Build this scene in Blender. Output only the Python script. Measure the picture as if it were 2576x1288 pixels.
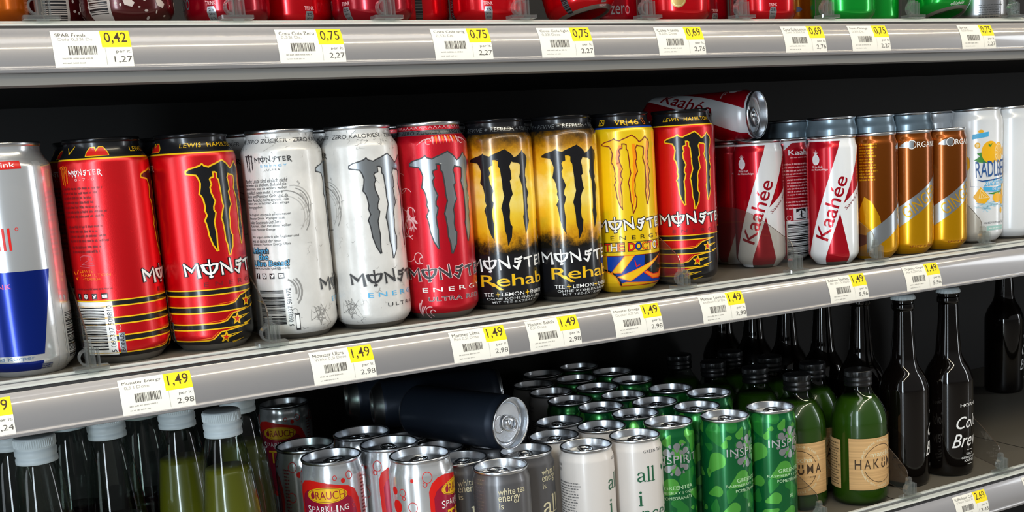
import bpy, bmesh, math, random
from mathutils import Matrix, Vector
from mathutils.geometry import tessellate_polygon
random.seed(7)
for o in list(bpy.data.objects): bpy.data.objects.remove(o)
SC = bpy.context.scene; COL = SC.collection
S = 0.001                                   # everything below is written in millimetres
R = math.radians

# ------------------------------------------------------------------ camera
W_PX, F_PX = 2576.0, 2881.27
cam_d = bpy.data.cameras.new('camera'); cam = bpy.data.objects.new('camera', cam_d); COL.objects.link(cam)
cam_d.sensor_fit = 'HORIZONTAL'; cam_d.sensor_width = 36.0; cam_d.lens = 36.0 * F_PX / W_PX
cam_d.shift_x = -126.14 / W_PX; cam_d.shift_y = 232.49 / W_PX
cam_d.clip_start = 0.01; cam_d.clip_end = 50
_r = ((0.8683729, -0.4920608, -0.0616815), (-0.1390371, -0.1221808, -0.9827210), (0.4760222, 0.8619443, -0.1745132))
_m = Matrix(((_r[0][0], -_r[1][0], -_r[2][0]), (_r[0][1], -_r[1][1], -_r[2][1]), (_r[0][2], -_r[1][2], -_r[2][2])))
cam.matrix_world = Matrix.Translation(Vector((148.368, -889.995, 140.143)) * S) @ _m.to_4x4()
SC.camera = cam

# ------------------------------------------------------------------ world, lamps, exposure
w = bpy.data.worlds.new('store'); SC.world = w; w.use_nodes = True
nt = w.node_tree; nt.nodes.clear()
out = nt.nodes.new('ShaderNodeOutputWorld'); bg = nt.nodes.new('ShaderNodeBackground')
tc = nt.nodes.new('ShaderNodeTexCoord'); sep = nt.nodes.new('ShaderNodeSeparateXYZ'); mr = nt.nodes.new('ShaderNodeMapRange'); cr = nt.nodes.new('ShaderNodeValToRGB')
mr.inputs[1].default_value = -1; mr.inputs[2].default_value = 1
cr.color_ramp.elements[0].position = 0.0; cr.color_ramp.elements[0].color = (.06, .056, .05, 1)
cr.color_ramp.elements[1].position = 1.0; cr.color_ramp.elements[1].color = (.27, .26, .25, 1)
e = cr.color_ramp.elements.new(.47); e.color = (.11, .105, .10, 1)
e = cr.color_ramp.elements.new(.60); e.color = (.20, .20, .20, 1)
nt.links.new(tc.outputs['Generated'], sep.inputs[0]); nt.links.new(sep.outputs[2], mr.inputs[0]); nt.links.new(mr.outputs[0], cr.inputs[0])
nt.links.new(cr.outputs[0], bg.inputs[0]); nt.links.new(bg.outputs[0], out.inputs[0]); bg.inputs[1].default_value = 1.0
SC.view_settings.view_transform = 'Standard'; SC.view_settings.look = 'None'; SC.view_settings.gamma = 1.0
SC.view_settings.use_curve_mapping = False; SC.view_settings.exposure = -0.12

def area_light(name, loc, target, sx, sy, power, color):
    d = bpy.data.lights.new(name, 'AREA'); d.shape = 'RECTANGLE'; d.size = sx * S; d.size_y = sy * S; d.energy = power; d.color = color
    o = bpy.data.objects.new(name, d); COL.objects.link(o)
    o.location = Vector(loc) * S
    o.rotation_euler = (Vector(target) - Vector(loc)).to_track_quat('-Z', 'Y').to_euler()
    return o
# daylight from the shop window to the left, a ceiling tube over the aisle, an added overhead fill, the cooler's own canopy lamp
area_light('window_daylight', (-970, -1640, 430), (560, 0, 40), 250, 2150, 42, (.78, .90, 1.0))
area_light('window_daylight', (-1700, -600, 430), (600, 0, 40), 420, 2150, 11, (.82, .92, 1.0))
area_light('door_daylight', (3300, -1350, 400), (700, 0, 40), 240, 1900, 15, (.92, .96, 1.0))
area_light('ceiling_tube', (1200, -1650, 1900), (900, 0, 0), 5200, 44, 44, (1.0, .88, .66))
area_light('overhead_fill', (900, -1000, 1850), (800, 0, 0), 2600, 300, 15, (1.0, .96, .90))  # added fill from above to strengthen the overhead light, no known fixture

# ------------------------------------------------------------------ materials
def lin(h):
    c = [int(h[i:i + 2], 16) / 255 for i in (0, 2, 4)]
    return tuple(x / 12.92 if x <= .04045 else ((x + .055) / 1.055) ** 2.4 for x in c) + (1.0,)
MATS = {}
def mat(key, col, rough=.4, metal=0.0, coat=0.0, noise=None, emit=None, spec=.5, cr=.08):
    if key in MATS: return MATS[key]
    m = bpy.data.materials.new(key); m.use_nodes = True; b = m.node_tree.nodes['Principled BSDF']
    b.inputs['Base Color'].default_value = lin(col); b.inputs['Roughness'].default_value = rough; b.inputs['Metallic'].default_value = metal
    b.inputs['Specular IOR Level'].default_value = spec
    if coat: b.inputs['Coat Weight'].default_value = coat; b.inputs['Coat Roughness'].default_value = cr
    if emit: b.inputs['Emission Color'].default_value = lin(col); b.inputs['Emission Strength'].default_value = emit
    if noise:                                # (second colour, scale, low, high): blotchy printed colour
        n = m.node_tree.nodes; l = m.node_tree.links
        t = n.new('ShaderNodeTexCoord'); mp = n.new('ShaderNodeMapping'); nz = n.new('ShaderNodeTexNoise'); r = n.new('ShaderNodeValToRGB')
        sc = noise[1]; mp.inputs['Scale'].default_value = sc if isinstance(sc, tuple) else (sc, sc, sc); nz.inputs['Scale'].default_value = 1.0; nz.inputs['Detail'].default_value = 4
        r.color_ramp.elements[0].position = noise[2]; r.color_ramp.elements[1].position = noise[3]
        r.color_ramp.elements[0].color = lin(col); r.color_ramp.elements[1].color = lin(noise[0])
        l.new(t.outputs['Object'], mp.inputs[0]); l.new(mp.outputs[0], nz.inputs[0]); l.new(nz.outputs[0], r.inputs[0]); l.new(r.outputs[0], b.inputs['Base Color'])
    MATS[key] = m; return m
def bump(m, scale, strength, dist=.0004):
    n = m.node_tree.nodes; l = m.node_tree.links
    t = n.new('ShaderNodeTexCoord'); nz = n.new('ShaderNodeTexNoise'); b = n.new('ShaderNodeBump')
    nz.inputs['Scale'].default_value = scale; b.inputs['Strength'].default_value = strength; b.inputs['Distance'].default_value = dist
    l.new(t.outputs['Object'], nz.inputs[0]); l.new(nz.outputs[0], b.inputs['Height']); l.new(b.outputs[0], n['Principled BSDF'].inputs['Normal'])
    return m
def clear(key, tint, ior=1.45, rough=.03, haze=0.0):   # thin clear glass or plastic: see-through with a fresnel gloss
    if key in MATS: return MATS[key]
    m = bpy.data.materials.new(key); m.use_nodes = True; n = m.node_tree.nodes; l = m.node_tree.links; n.clear()
    o = n.new('ShaderNodeOutputMaterial'); mx = n.new('ShaderNodeMixShader'); t = n.new('ShaderNodeBsdfTransparent'); g = n.new('ShaderNodeBsdfGlossy'); lw = n.new('ShaderNodeLayerWeight'); pw = n.new('ShaderNodeMath'); pw.operation = 'POWER'; pw.inputs[1].default_value = 4.0; f = n.new('ShaderNodeMapRange')
    f0 = ((ior - 1) / (ior + 1)) ** 2; f.inputs[3].default_value = f0; f.inputs[4].default_value = .75; l.new(lw.outputs['Facing'], pw.inputs[0]); l.new(pw.outputs[0], f.inputs[0]); t.inputs[0].default_value = lin(tint); g.inputs['Roughness'].default_value = rough
    l.new(f.outputs[0], mx.inputs[0]); l.new(t.outputs[0], mx.inputs[1]); l.new(g.outputs[0], mx.inputs[2]); 
    if haze:
        d = n.new('ShaderNodeBsdfDiffuse'); d.inputs[0].default_value = (.9, .9, .9, 1); m2 = n.new('ShaderNodeMixShader'); m2.inputs[0].default_value = haze
        l.new(mx.outputs[0], m2.inputs[1]); l.new(d.outputs[0], m2.inputs[2]); l.new(m2.outputs[0], o.inputs[0])
    else: l.new(mx.outputs[0], o.inputs[0])
    MATS[key] = m; return m
ALU = mat('brushed_aluminium', 'd9dce0', .27, 1.0)
ALUB = mat('bright_aluminium', 'e6e8ea', .2, .74)
ALUD = mat('satin_aluminium', 'b9bbbe', .32, 1.0)
RED_M = bump(mat('red_metallic_ink', 'da0010', .34, .6, .6, cr=.22), 1900, .16)
RED_U = bump(mat('crimson_metallic_ink', 'd40422', .34, .6, .6, cr=.22), 1900, .2)
BLK = mat('black_ink', '17171a', .25, .1, .3)
WHT = mat('white_ink', 'efeeec', .35)
YEL = mat('yellow_ink', 'f6c21a', .3, .15)
WHITE_CAN = bump(mat('pearl_white_ink', 'e2e0dc', .32, .15, .25, ('cfcdc9', 45, .45, .75)), 260, .35)
REHAB = mat('amber_yellow_ink', 'e09a08', .25, .2, .5)
def rehab_print(m):                          # smoky printed border: black to amber to yellow and back to black at the neck
    n = m.node_tree.nodes; l = m.node_tree.links; b = n['Principled BSDF']
    t = n.new('ShaderNodeTexCoord'); sp = n.new('ShaderNodeSeparateXYZ'); l.new(t.outputs['Object'], sp.inputs[0])
    nz = n.new('ShaderNodeTexNoise'); nz.inputs['Scale'].default_value = 75; nz.inputs['Detail'].default_value = 8; nz.inputs['Roughness'].default_value = .72; l.new(t.outputs['Object'], nz.inputs[0])
    ma = n.new('ShaderNodeMath'); ma.operation = 'MULTIPLY_ADD'; ma.inputs[1].default_value = .034; l.new(nz.outputs[0], ma.inputs[0]); l.new(sp.outputs[2], ma.inputs[2])
    mr_ = n.new('ShaderNodeMapRange'); mr_.inputs[1].default_value = .043; mr_.inputs[2].default_value = .18; l.new(ma.outputs[0], mr_.inputs[0])
    r = n.new('ShaderNodeValToRGB'); e = r.color_ramp.elements
    e[0].position = 0.0; e[0].color = lin('141416'); e[1].position = 1.0; e[1].color = lin('141416')
    for p, c in ((.195, '17150f'), (.225, '5c3f0c'), (.27, 'd4930c'), (.34, 'f2be1e'), (.52, 'fad948'), (.72, 'f5c228'), (.82, 'd8980f'), (.87, 'a06c0c'), (.925, '5a3d0c'), (.965, '181614')):
        q = e.new(p); q.color = lin(c)
    l.new(mr_.outputs[0], r.inputs[0])
    n2 = n.new('ShaderNodeTexNoise'); n2.inputs['Scale'].default_value = 38; n2.inputs['Detail'].default_value = 5; l.new(t.outputs['Object'], n2.inputs[0])
    r2 = n.new('ShaderNodeValToRGB'); r2.color_ramp.elements[0].position = .45; r2.color_ramp.elements[1].position = .68; l.new(n2.outputs[0], r2.inputs[0])
    r3 = n.new('ShaderNodeMapRange'); r3.inputs[1].default_value = .085; r3.inputs[2].default_value = .10; l.new(sp.outputs[2], r3.inputs[0]); r4 = n.new('ShaderNodeMapRange'); r4.inputs[1].default_value = .142; r4.inputs[2].default_value = .128; l.new(sp.outputs[2], r4.inputs[0])
    m1 = n.new('ShaderNodeMath'); m1.operation = 'MULTIPLY'; l.new(r3.outputs[0], m1.inputs[0]); l.new(r4.outputs[0], m1.inputs[1]); m3 = n.new('ShaderNodeMath'); m3.operation = 'MULTIPLY'; l.new(m1.outputs[0], m3.inputs[0]); l.new(r2.outputs[0], m3.inputs[1])
    mx = n.new('ShaderNodeMixRGB'); mx.inputs[2].default_value = lin('fff0a6'); l.new(m3.outputs[0], mx.inputs[0]); l.new(r.outputs[0], mx.inputs[1]); l.new(mx.outputs[0], b.inputs['Base Color'])
rehab_print(REHAB)
YCAN = mat('yellow_can_ink', 'f2c90c', .28, .2, .4)
KRED = mat('cherry_metallic_ink', 'be0820', .26, .5, .4)
KWHT = mat('gloss_white_ink', 'e8eaec', .25, .1, .4)
GRY_M = mat('silver_ink', 'b9bfc4', .28, .85)
GRY_D = mat('dark_grey_ink', '55575a', .3, .2)
AMB = mat('amber_metallic_ink', '8a4605', .24, .7, .3)
AMBY = mat('golden_metallic_ink', 'e0a200', .26, .65, .3)
BLUE = mat('blue_metallic_ink', '082684', .25, .6, .3)
DBLU = mat('blue_ink', '0b3a9c', .3)
LBLU = mat('light_blue_ink', '55aede', .35)
ORG = mat('orange_ink', 'f0780e', .3)
RINK = mat('red_ink', 'd21a14', .3)
DRED = mat('dark_red_ink', '7a0f16', .35)
PNK = mat('pale_pink_ink', 'e8b3b6', .35)
PAPER = mat('paper', 'efece2', .75)
PYEL = mat('yellow_label_print', 'fbe100', .6)
TXT = mat('grey_print', '5d5852', .7)
TXTL = mat('faded_grey_print', 'a9a49b', .7)
TXTB = mat('brown_black_print', '3f2b14', .7)
GREY_CAN = mat('slate_grey_ink', '686769', .34, .55, .25)
CREAM = mat('cream_ink', 'dcd2ae', .45)
AN_W = mat('warm_white_ink', 'd3cdc8', .36, .05, .2)
GRN_D = mat('deep_green_metallic', '0f6b37', .27, .55, .35)
GRN_L = mat('leaf_green_metallic', '58b045', .27, .5, .35)
GRN_M = mat('mid_green_metallic', '2c8c3c', .27, .55, .35)
GINK = mat('dark_green_ink', '1c5a3c', .4)
COKE = mat('cola_red_metallic', 'd40012', .22, .55, .5)
COKD = mat('dark_cola_red', '9c021a', .22, .55, .5)
COLA = mat('cola_brown_print', '4a0e10', .25, .4, .4)
FANTA = mat('orange_can_ink', 'd4660c', .22, .6, .4)
SPRT = mat('bright_green_metallic', '08a834', .22, .55, .5)
NAVY = mat('matt_navy_ink', '2b3340', .38, .5)
RAIL = mat('satin_rail', '8f8d8e', .36, .25, 1.0); RAIL.node_tree.nodes['Principled BSDF'].inputs['Coat Roughness'].default_value = .09
LIP = mat('pale_grey_plastic', 'c2c5c0', .4)
GROOVE = mat('grey_groove', '66696b', .5)
GROOVE_DK = mat('groove_shade_dark', '17181b', .6)
DECK = mat('shelf_paint', '5c574d', .6)
UNDER = mat('black_shelf_paint', '120e0b', .6)
BLACKW = mat('black_wall_paint', '0f0c0a', .65)
CLEAR = clear('clear_plastic', 'f0f3f1', 1.95, .05, .05)
SHEET = clear('clear_sheet', 'eae8e4', 1.30, .05, .012)
EDGE = mat('sheet_edge', '4a4038', .2, 0, .3)
GLASS = clear('bottle_glass', 'e3ebe6', 1.5, .02)
CAPW = mat('white_cap', 'cdd8db', .45)
CAPB = mat('black_cap', '121213', .3)
DGLASS = mat('dark_brown_glass', '080504', .05, 0, 0, spec=.55)
JYEL = mat('yellow_lemonade', '605d10', .3, 0, 0)
JPUR = mat('dark_berry_juice', '1d0a10', .2)
JGRN = mat('green_tea', '31500d', .25)
KRAFT = mat('kraft_paper', 'd6ab74', .8, 0, 0, ('c39a66', (3, 3, 420), .4, .6))

# ------------------------------------------------------------------ object helpers
def new_obj(name, me, parent=None, loc=None):
    o = bpy.data.objects.new(name, me); COL.objects.link(o)
    if parent: o.parent = parent
    if loc is not None: o.location = Vector(loc) * S
    return o
def tag(o, label=None, cat=None, group=None, kind=None):
    if label: o['label'] = label
    if cat: o['category'] = cat
    if group: o['group'] = group
    if kind: o['kind'] = kind
    return o
def thing(name, label, cat, loc, rz=0.0, group=None):
    o = new_obj(name, None, None, loc); o.rotation_euler = (0, 0, rz); o.empty_display_size = .01
    return tag(o, label, cat, group)
class MB:                                    # collects geometry with material slots, in mm
    def __init__(s): s.v = []; s.f = []; s.mi = []; s.mats = []; s.sm = []; s.nr = {}
    def slot(s, m):
        if m not in s.mats: s.mats.append(m)
        return s.mats.index(m)
    def add(s, vs, fs, m, smooth=False):
        b = len(s.v); k = s.slot(m); s.v += [tuple(v) for v in vs]
        for f in fs: s.f.append(tuple(i + b for i in f)); s.mi.append(k); s.sm.append(smooth)
    def box(s, x0, x1, y0, y1, z0, z1, m):
        s.add([(x, y, z) for x in (x0, x1) for y in (y0, y1) for z in (z0, z1)],
              [(0, 1, 3, 2), (4, 6, 7, 5), (0, 4, 5, 1), (2, 3, 7, 6), (0, 2, 6, 4), (1, 5, 7, 3)], m)
    def lathe(s, prof, m, n=72, smooth=True, zones=None):
        vs = []; 
        for r, z in prof:
            for i in range(n): a = 2 * math.pi * i / n; vs.append((r * math.sin(a), -r * math.cos(a), z))
        for j in range(len(prof) - 1):
            zm = (prof[j][1] + prof[j + 1][1]) / 2; mm = m
            if zones and prof[j][0] > 1:
                for zt, mz in zones:
                    if zm <= zt: mm = mz; break
            s_f = [(j * n + i, j * n + (i + 1) % n, (j + 1) * n + (i + 1) % n, (j + 1) * n + i) for i in range(n)]
            if j == 0: b = len(s.v); s.v += vs
            k = s.slot(mm)
            for f in s_f: s.f.append(tuple(i + b for i in f)); s.mi.append(k); s.sm.append(smooth)
    def prism(s, pts, x0, x1, m, axis='x'):  # polygon in (y,z) swept along x
        n = len(pts); vs = []
        for x in (x0, x1):
            for a, b in pts: vs.append((x, a, b) if axis == 'x' else (a, x, b) if axis == 'y' else (a, b, x))
        fs = [(i, (i + 1) % n, n + (i + 1) % n, n + i) for i in range(n)]
        tri = tessellate_polygon([[Vector((a, b, 0)) for a, b in pts]])
        for t in tri: fs.append(tuple(t)); fs.append(tuple(n + i for i in reversed(t)))
        s.add(vs, fs, m)
    def mesh(s, name):
        me = bpy.data.meshes.new(name); me.from_pydata([(a * S, b * S, c * S) for a, b, c in s.v], [], s.f)
        for m in s.mats: me.materials.append(m)
        me.polygons.foreach_set('material_index', s.mi); me.polygons.foreach_set('use_smooth', s.sm); me.update()
        if s.nr: me.normals_split_custom_set_from_vertices([s.nr.get(i, (0, 0, 0)) for i in range(len(s.v))])
        return me
def fix_normals(me):
    bm = bmesh.new(); bm.from_mesh(me); bmesh.ops.recalc_face_normals(bm, faces=bm.faces); bm.to_mesh(me); bm.free(); return me

# ------------------------------------------------------------------ printed artwork: flat shapes (s along the surface, z up) that get wrapped
_tc = {}
def glyphs(txt, bold=0.0, spacing=1.0):
    k = (txt, bold, spacing)
    if k not in _tc:
        c = bpy.data.curves.new('txt', 'FONT'); c.body = txt; c.size = 10; c.resolution_u = 3; c.offset = bold * .1; c.space_character = spacing; c.fill_mode = 'FRONT'
        o = bpy.data.objects.new('txt', c); COL.objects.link(o); bpy.context.view_layer.update()
        dg = bpy.context.evaluated_depsgraph_get(); me = bpy.data.meshes.new_from_object(o.evaluated_get(dg))
        vs = [(v.co.x, v.co.y) for v in me.vertices]; fs = [tuple(p.vertices) for p in me.polygons]
        bpy.data.objects.remove(o); bpy.data.curves.remove(c); bpy.data.meshes.remove(me)
        _tc[k] = (vs, fs)
    return _tc[k]
class Art:
    def __init__(s): s.g = {}
    def tri(s, m, vs, fs, layer):
        g = s.g.setdefault((layer, m.name), ([], [])); b = len(g[0]); g[0].extend(vs); g[1].extend([tuple(i + b for i in f) for f in fs])
    def poly(s, m, pts, layer=1):
        t = tessellate_polygon([[Vector((a, b, 0)) for a, b in pts]]); s.tri(m, list(pts), [tuple(x) for x in t], layer)
    def rect(s, m, x0, x1, z0, z1, layer=1): s.tri(m, [(x0, z0), (x1, z0), (x1, z1), (x0, z1)], [(0, 1, 2, 3)], layer)
    def ell(s, m, cx, cz, rx, rz, layer=1, n=24): s.poly(m, [(cx + rx * math.cos(2 * math.pi * i / n), cz + rz * math.sin(2 * math.pi * i / n)) for i in range(n)], layer)
    def ring(s, m, cx, cz, rx, rz, wd, layer=1, a0=0, a1=360, n=28):
        k = max(4, int(n * abs(a1 - a0) / 360)); A = [R(a0 + (a1 - a0) * i / k) for i in range(k + 1)]
        vs = [(cx + (rx + q) * math.cos(a), cz + (rz + q) * math.sin(a)) for a in A for q in (-wd / 2, wd / 2)]
        s.tri(m, vs, [(2 * i, 2 * i + 1, 2 * i + 3, 2 * i + 2) for i in range(k)], layer)
    def ribbon(s, m, pts, wd, layer=1, closed=False):   # wd: one width or a width per point
        n = len(pts); ws = wd if isinstance(wd, (list, tuple)) else [wd] * n
        for i in range(n if closed else n - 1):
            (a, b), (c, d) = pts[i], pts[(i + 1) % n]; L = math.hypot(c - a, d - b)
            if L < 1e-6: continue
            ux, uz = (c - a) / L, (d - b) / L; w0, w1 = ws[i] / 2, ws[(i + 1) % n] / 2
            e0, e1 = w0 * .6, w1 * .6
            s.tri(m, [(a - ux * e0 - uz * w0, b - uz * e0 + ux * w0), (a - ux * e0 + uz * w0, b - uz * e0 - ux * w0),
                      (c + ux * e1 + uz * w1, d + uz * e1 - ux * w1), (c + ux * e1 - uz * w1, d + uz * e1 + ux * w1)], [(0, 1, 2, 3)], layer)
    def text(s, m, txt, x0, x1, z0, z1, layer=2, bold=0.0, shear=0.0, rot=0.0, spacing=1.0, outline=None):
        vs, fs = glyphs(txt, bold, spacing)
        if not vs: return
        ax = min(v[0] for v in vs); bx = max(v[0] for v in vs); az = min(v[1] for v in vs); bz = max(v[1] for v in vs)
        kx = (x1 - x0) / max(bx - ax, 1e-6); kz = (z1 - z0) / max(bz - az, 1e-6); c, sn = math.cos(R(rot)), math.sin(R(rot)); o = []
        for x, z in vs:
            q = (x - ax) * kx; r = (z - az) * kz; q += shear * r
            o.append((x0 + q * c - r * sn, z0 + q * sn + r * c))
        s.tri(m, o, fs, layer)
        if outline:
            om, ow = outline; wd = 5.0 * ow / max(.15, (kx + kz) / 2)
            v2, f2 = glyphs(txt, bold + wd, spacing); o = []
            for x, z in v2:
                q = (x - ax) * kx; r = (z - az) * kz; q += shear * r
                o.append((x0 + q * c - r * sn, z0 + q * sn + r * c))
            s.tri(om, o, f2, layer - 1)
    def lines(s, m, x0, x1, z_top, z_bot, n, layer=2, h=.55, seed=1, ragged=.25):   # small print: words too small to read
        rr = random.Random(seed); d = (z_top - z_bot) / max(1, n)
        for i in range(n):
            z = z_top - d * (i + .5); x = x0; xe = x1 - rr.random() * ragged * (x1 - x0)
            while x < xe:
                wd = min(rr.uniform(1.2, 4.0), xe - x); k = 0
                while k < wd:
                    q = rr.uniform(.35, .8); s.rect(m, x + k, x + min(k + q, wd), z - d * h * rr.uniform(.35, .5), z + d * h * rr.uniform(.2, .5), layer); k += q + .22
                x += wd + .8
    def bars(s, m, x0, x1, z0, z1, n, layer=3, seed=3, along='x'):
        rr = random.Random(seed); tot = []; 
        for i in range(n): tot.append((rr.choice((1, 1, 2, 3)), rr.choice((1, 1, 2))))
        u = (x1 - x0 if along == 'x' else z1 - z0) / sum(a + b for a, b in tot); p = x0 if along == 'x' else z0
        for a, b in tot:
            if along == 'x': s.rect(m, p, p + a * u, z0, z1, layer)
            else: s.rect(m, x0, x1, p, p + a * u, layer)
            p += (a + b) * u
    def wrap(s, mb, fmap, step, knots=(), zlim=None, normal=True):
        for (layer, mn), (vs, fs) in sorted(s.g.items(), key=lambda q: q[0]):
            m = bpy.data.materials[mn]; bm = bmesh.new(); bv = [bm.verts.new((a, b, 0)) for a, b in vs]
            for f in fs:
                try: bm.faces.new([bv[i] for i in f])
                except ValueError: pass
            lo = min(v[0] for v in vs); hi = max(v[0] for v in vs); zl = min(v[1] for v in vs); zh = max(v[1] for v in vs)
            k = math.floor(lo / step) + 1
            while k * step < hi:
                bmesh.ops.bisect_plane(bm, geom=bm.verts[:] + bm.edges[:] + bm.faces[:], dist=1e-5, plane_co=(k * step, 0, 0), plane_no=(1, 0, 0)); k += 1
            for z in knots:
                if zl < z < zh: bmesh.ops.bisect_plane(bm, geom=bm.verts[:] + bm.edges[:] + bm.faces[:], dist=1e-5, plane_co=(0, z, 0), plane_no=(0, 1, 0))
            if zlim:
                for zc, no in ((zlim[0], -1), (zlim[1], 1)):
                    if zl < zc < zh or (no < 0 and zl < zc) or (no > 0 and zh > zc): bmesh.ops.bisect_plane(bm, geom=bm.verts[:] + bm.edges[:] + bm.faces[:], dist=1e-5, plane_co=(0, zc, 0), plane_no=(0, no, 0), clear_outer=True)
            bm.verts.index_update(); V = []; F = []
            for v in bm.verts: V.append(fmap(v.co.x, v.co.y, layer))
            for f in bm.faces: F.append(tuple(v.index for v in (f.verts if f.normal.z >= 0 else reversed(f.verts))))
            if normal:
                b0 = len(mb.v)
                for i, v in enumerate(bm.verts):
                    p = Vector(fmap(v.co.x, v.co.y, layer)); du = Vector(fmap(v.co.x + .2, v.co.y, layer)) - Vector(fmap(v.co.x - .2, v.co.y, layer)); dz = Vector(fmap(v.co.x, v.co.y + .3, layer)) - Vector(fmap(v.co.x, v.co.y - .3, layer))
                    q = du.cross(dz)
                    if q.length > 1e-9: mb.nr[b0 + i] = tuple(q.normalized())
            mb.add(V, F, m, True); bm.free()

# ------------------------------------------------------------------ cans
def can_profile(Rr, H, rn, sh=15.0, foot=None):
    f = foot or Rr - 9.2
    lower = [(0.001, 9), (f * .55, 8.2), (f - 1.4, 2.2), (f - .6, .3), (f, 0), (f + .8, .3), (f + 2.2, 2), (Rr - 2.2, 7.0), (Rr - .5, 10.2), (Rr, 13.2)]
    zt = H - 3.2 - sh; d = Rr - rn; upper = []
    for t, q in ((0, 0), (.1, .06), (.22, .2), (.4, .5), (.58, .78), (.74, .93), (.88, 1.0), (1, 1.0)): upper.append((Rr - d * q, zt + sh * t))
    return lower, upper
def lid_mesh(rn, H, m):
    mb = MB(); a = H - 3.2
    pr = [(rn - .05, a - .3), (rn + .7, a + .4), (rn + 1.0, a + 1.5), (rn + .9, a + 2.6), (rn + .4, a + 3.2), (rn - .3, a + 3.2), (rn - .8, a + 2.6),
          (rn - .9, a + 2.3), (rn - 1.75, a - 4.3), (rn - 1.85, a - 4.7), (rn - 2.8, a - 5.3), (rn - 3.6, a - 4.8), (rn - 3.75, a - 4.5), (rn - 4.2, a - 3.7), (rn - 4.35, a - 3.55), (rn - 4.9, a - 3.5), (rn * .8, a - 3.5), (rn * .75, a - 3.62), (rn * .7, a - 3.7), (rn * .4, a - 3.7), (.001, a - 3.45)]
    mb.lathe(pr, m, 64); P = []
    for i in range(28):                      # the scored mouth opposite the finger hole
        t = 2 * math.pi * i / 28; P.append((-rn * .40 + rn * .30 * math.cos(t), rn * .33 * math.sin(t)))
    vs = [(x * k - (rn * .40 if False else 0), y * k, a - 3.1) for k in (1.0,) for x, y in P] + [(-rn * .40 + (x + rn * .40) * .86, y * .86, a - 3.3) for x, y in P] + [(-rn * .40 + (x + rn * .40) * 1.08, y * 1.08, a - 3.5) for x, y in P]
    mb.add(vs, [(i, (i + 1) % 28, 28 + (i + 1) % 28, 28 + i) for i in range(28)] + [(56 + i, 56 + (i + 1) % 28, (i + 1) % 28, i) for i in range(28)], m, True)
    return mb.mesh('lid')
def tab_mesh(rn, H, m):
    mb = MB(); z = H - 3.2 - 3.4; n = 24
    def loop(cx, rx, ry, k=2.6): return [(cx + rx * math.copysign(abs(math.cos(a)) ** (2 / k), math.cos(a)), ry * math.copysign(abs(math.sin(a)) ** (2 / k), math.sin(a))) for a in [2 * math.pi * i / n for i in range(n)]]
    rings = [(loop(3.2, 11.5 - d, 7.6 - d), h) for d, h in ((0, .9), (0, 1.5), (.5, 2.2), (1.2, 2.3), (1.9, 1.7), (2.3, 1.4))] + [(loop(8.0, 3.0 + d, 3.2 + d), h) for d, h in ((1.1, 1.4), (.7, 1.9), (.2, 1.9), (0, 1.4), (0, .9))]
    vs = [(x, y, z + h) for lp, h in rings for x, y in lp]; nr_ = len(rings)
    mb.add(vs, [(j * n + k, j * n + (k + 1) % n, ((j + 1) % nr_) * n + (k + 1) % n, ((j + 1) % nr_) * n + k) for j in range(nr_) for k in range(n)], m, True)
    mb.lathe([(3.2, z), (3.2, z + 2.2), (2.4, z + 2.8), (.001, z + 2.9)], m, 18)
    return mb.mesh('pull_tab')
_lids = {}
LIDK = mat('black_lacquered_metal', '2a2a2c', .2, .8)
def lids(rn, H, m=None):
    m = m or ALU
    if (rn, H, m.name) not in _lids: _lids[(rn, H, m.name)] = (lid_mesh(rn, H, m), tab_mesh(rn, H, m))
    return _lids[(rn, H, m.name)]
class Can:
    def __init__(s, key, Rr, H, rn, base, zones, art=None, sh=15.0, n=84, foot=None, lidm=None):
        lo, up = can_profile(Rr, H, rn, sh, foot); zs = [z for z, _ in zones]
        prof = lo + up; full = [prof[0]]
        for a, b in zip(prof, prof[1:]):      # put a ring at every colour border
            for z in sorted(zs):
                if a[1] < z < b[1] and a[0] > 1 and b[1] > a[1]:
                    t = (z - a[1]) / (b[1] - a[1]); full.append((a[0] + (b[0] - a[0]) * t, z))
            full.append(b)
        mb = MB(); mb.lathe(full, base, n, True, sorted(zones, key=lambda q: q[0]))
        outer = [p for p in full if p[0] >= full[4][0] - .001 and p[1] >= 0][1:]
        def rad(z):
            for (r0, z0), (r1, z1) in zip(outer, outer[1:]):
                if z0 <= z <= z1 and z1 > z0: return r0 + (r1 - r0) * (z - z0) / (z1 - z0)
            return outer[-1][0] if z > outer[-1][1] else outer[0][0]
        if art:
            def fm(x, z, L):
                r = rad(z) + .05 + .07 * L; a = x / Rr; return (r * math.sin(a), -r * math.cos(a), z)
            art.wrap(mb, fm, 2.2, [p[1] for p in outer], (1.0, H - 3.4))
        s.me = mb.mesh(key); s.lid, s.tab = lids(rn, H, lidm); s.H = H; s.R = Rr
def put_can(c, name, label, loc, rot=0.0, group=None, tab_rot=None, cat='can', euler=None):
    t = thing(name, label, cat, loc, rot, group)
    if euler: t.rotation_euler = euler
    new_obj('body', c.me, t); l = new_obj('lid', c.lid, t); tb = new_obj('pull_tab', c.tab, l)
    tb.rotation_euler = (0, 0, random.uniform(0, 6.28) if tab_rot is None else tab_rot)
    return t

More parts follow.
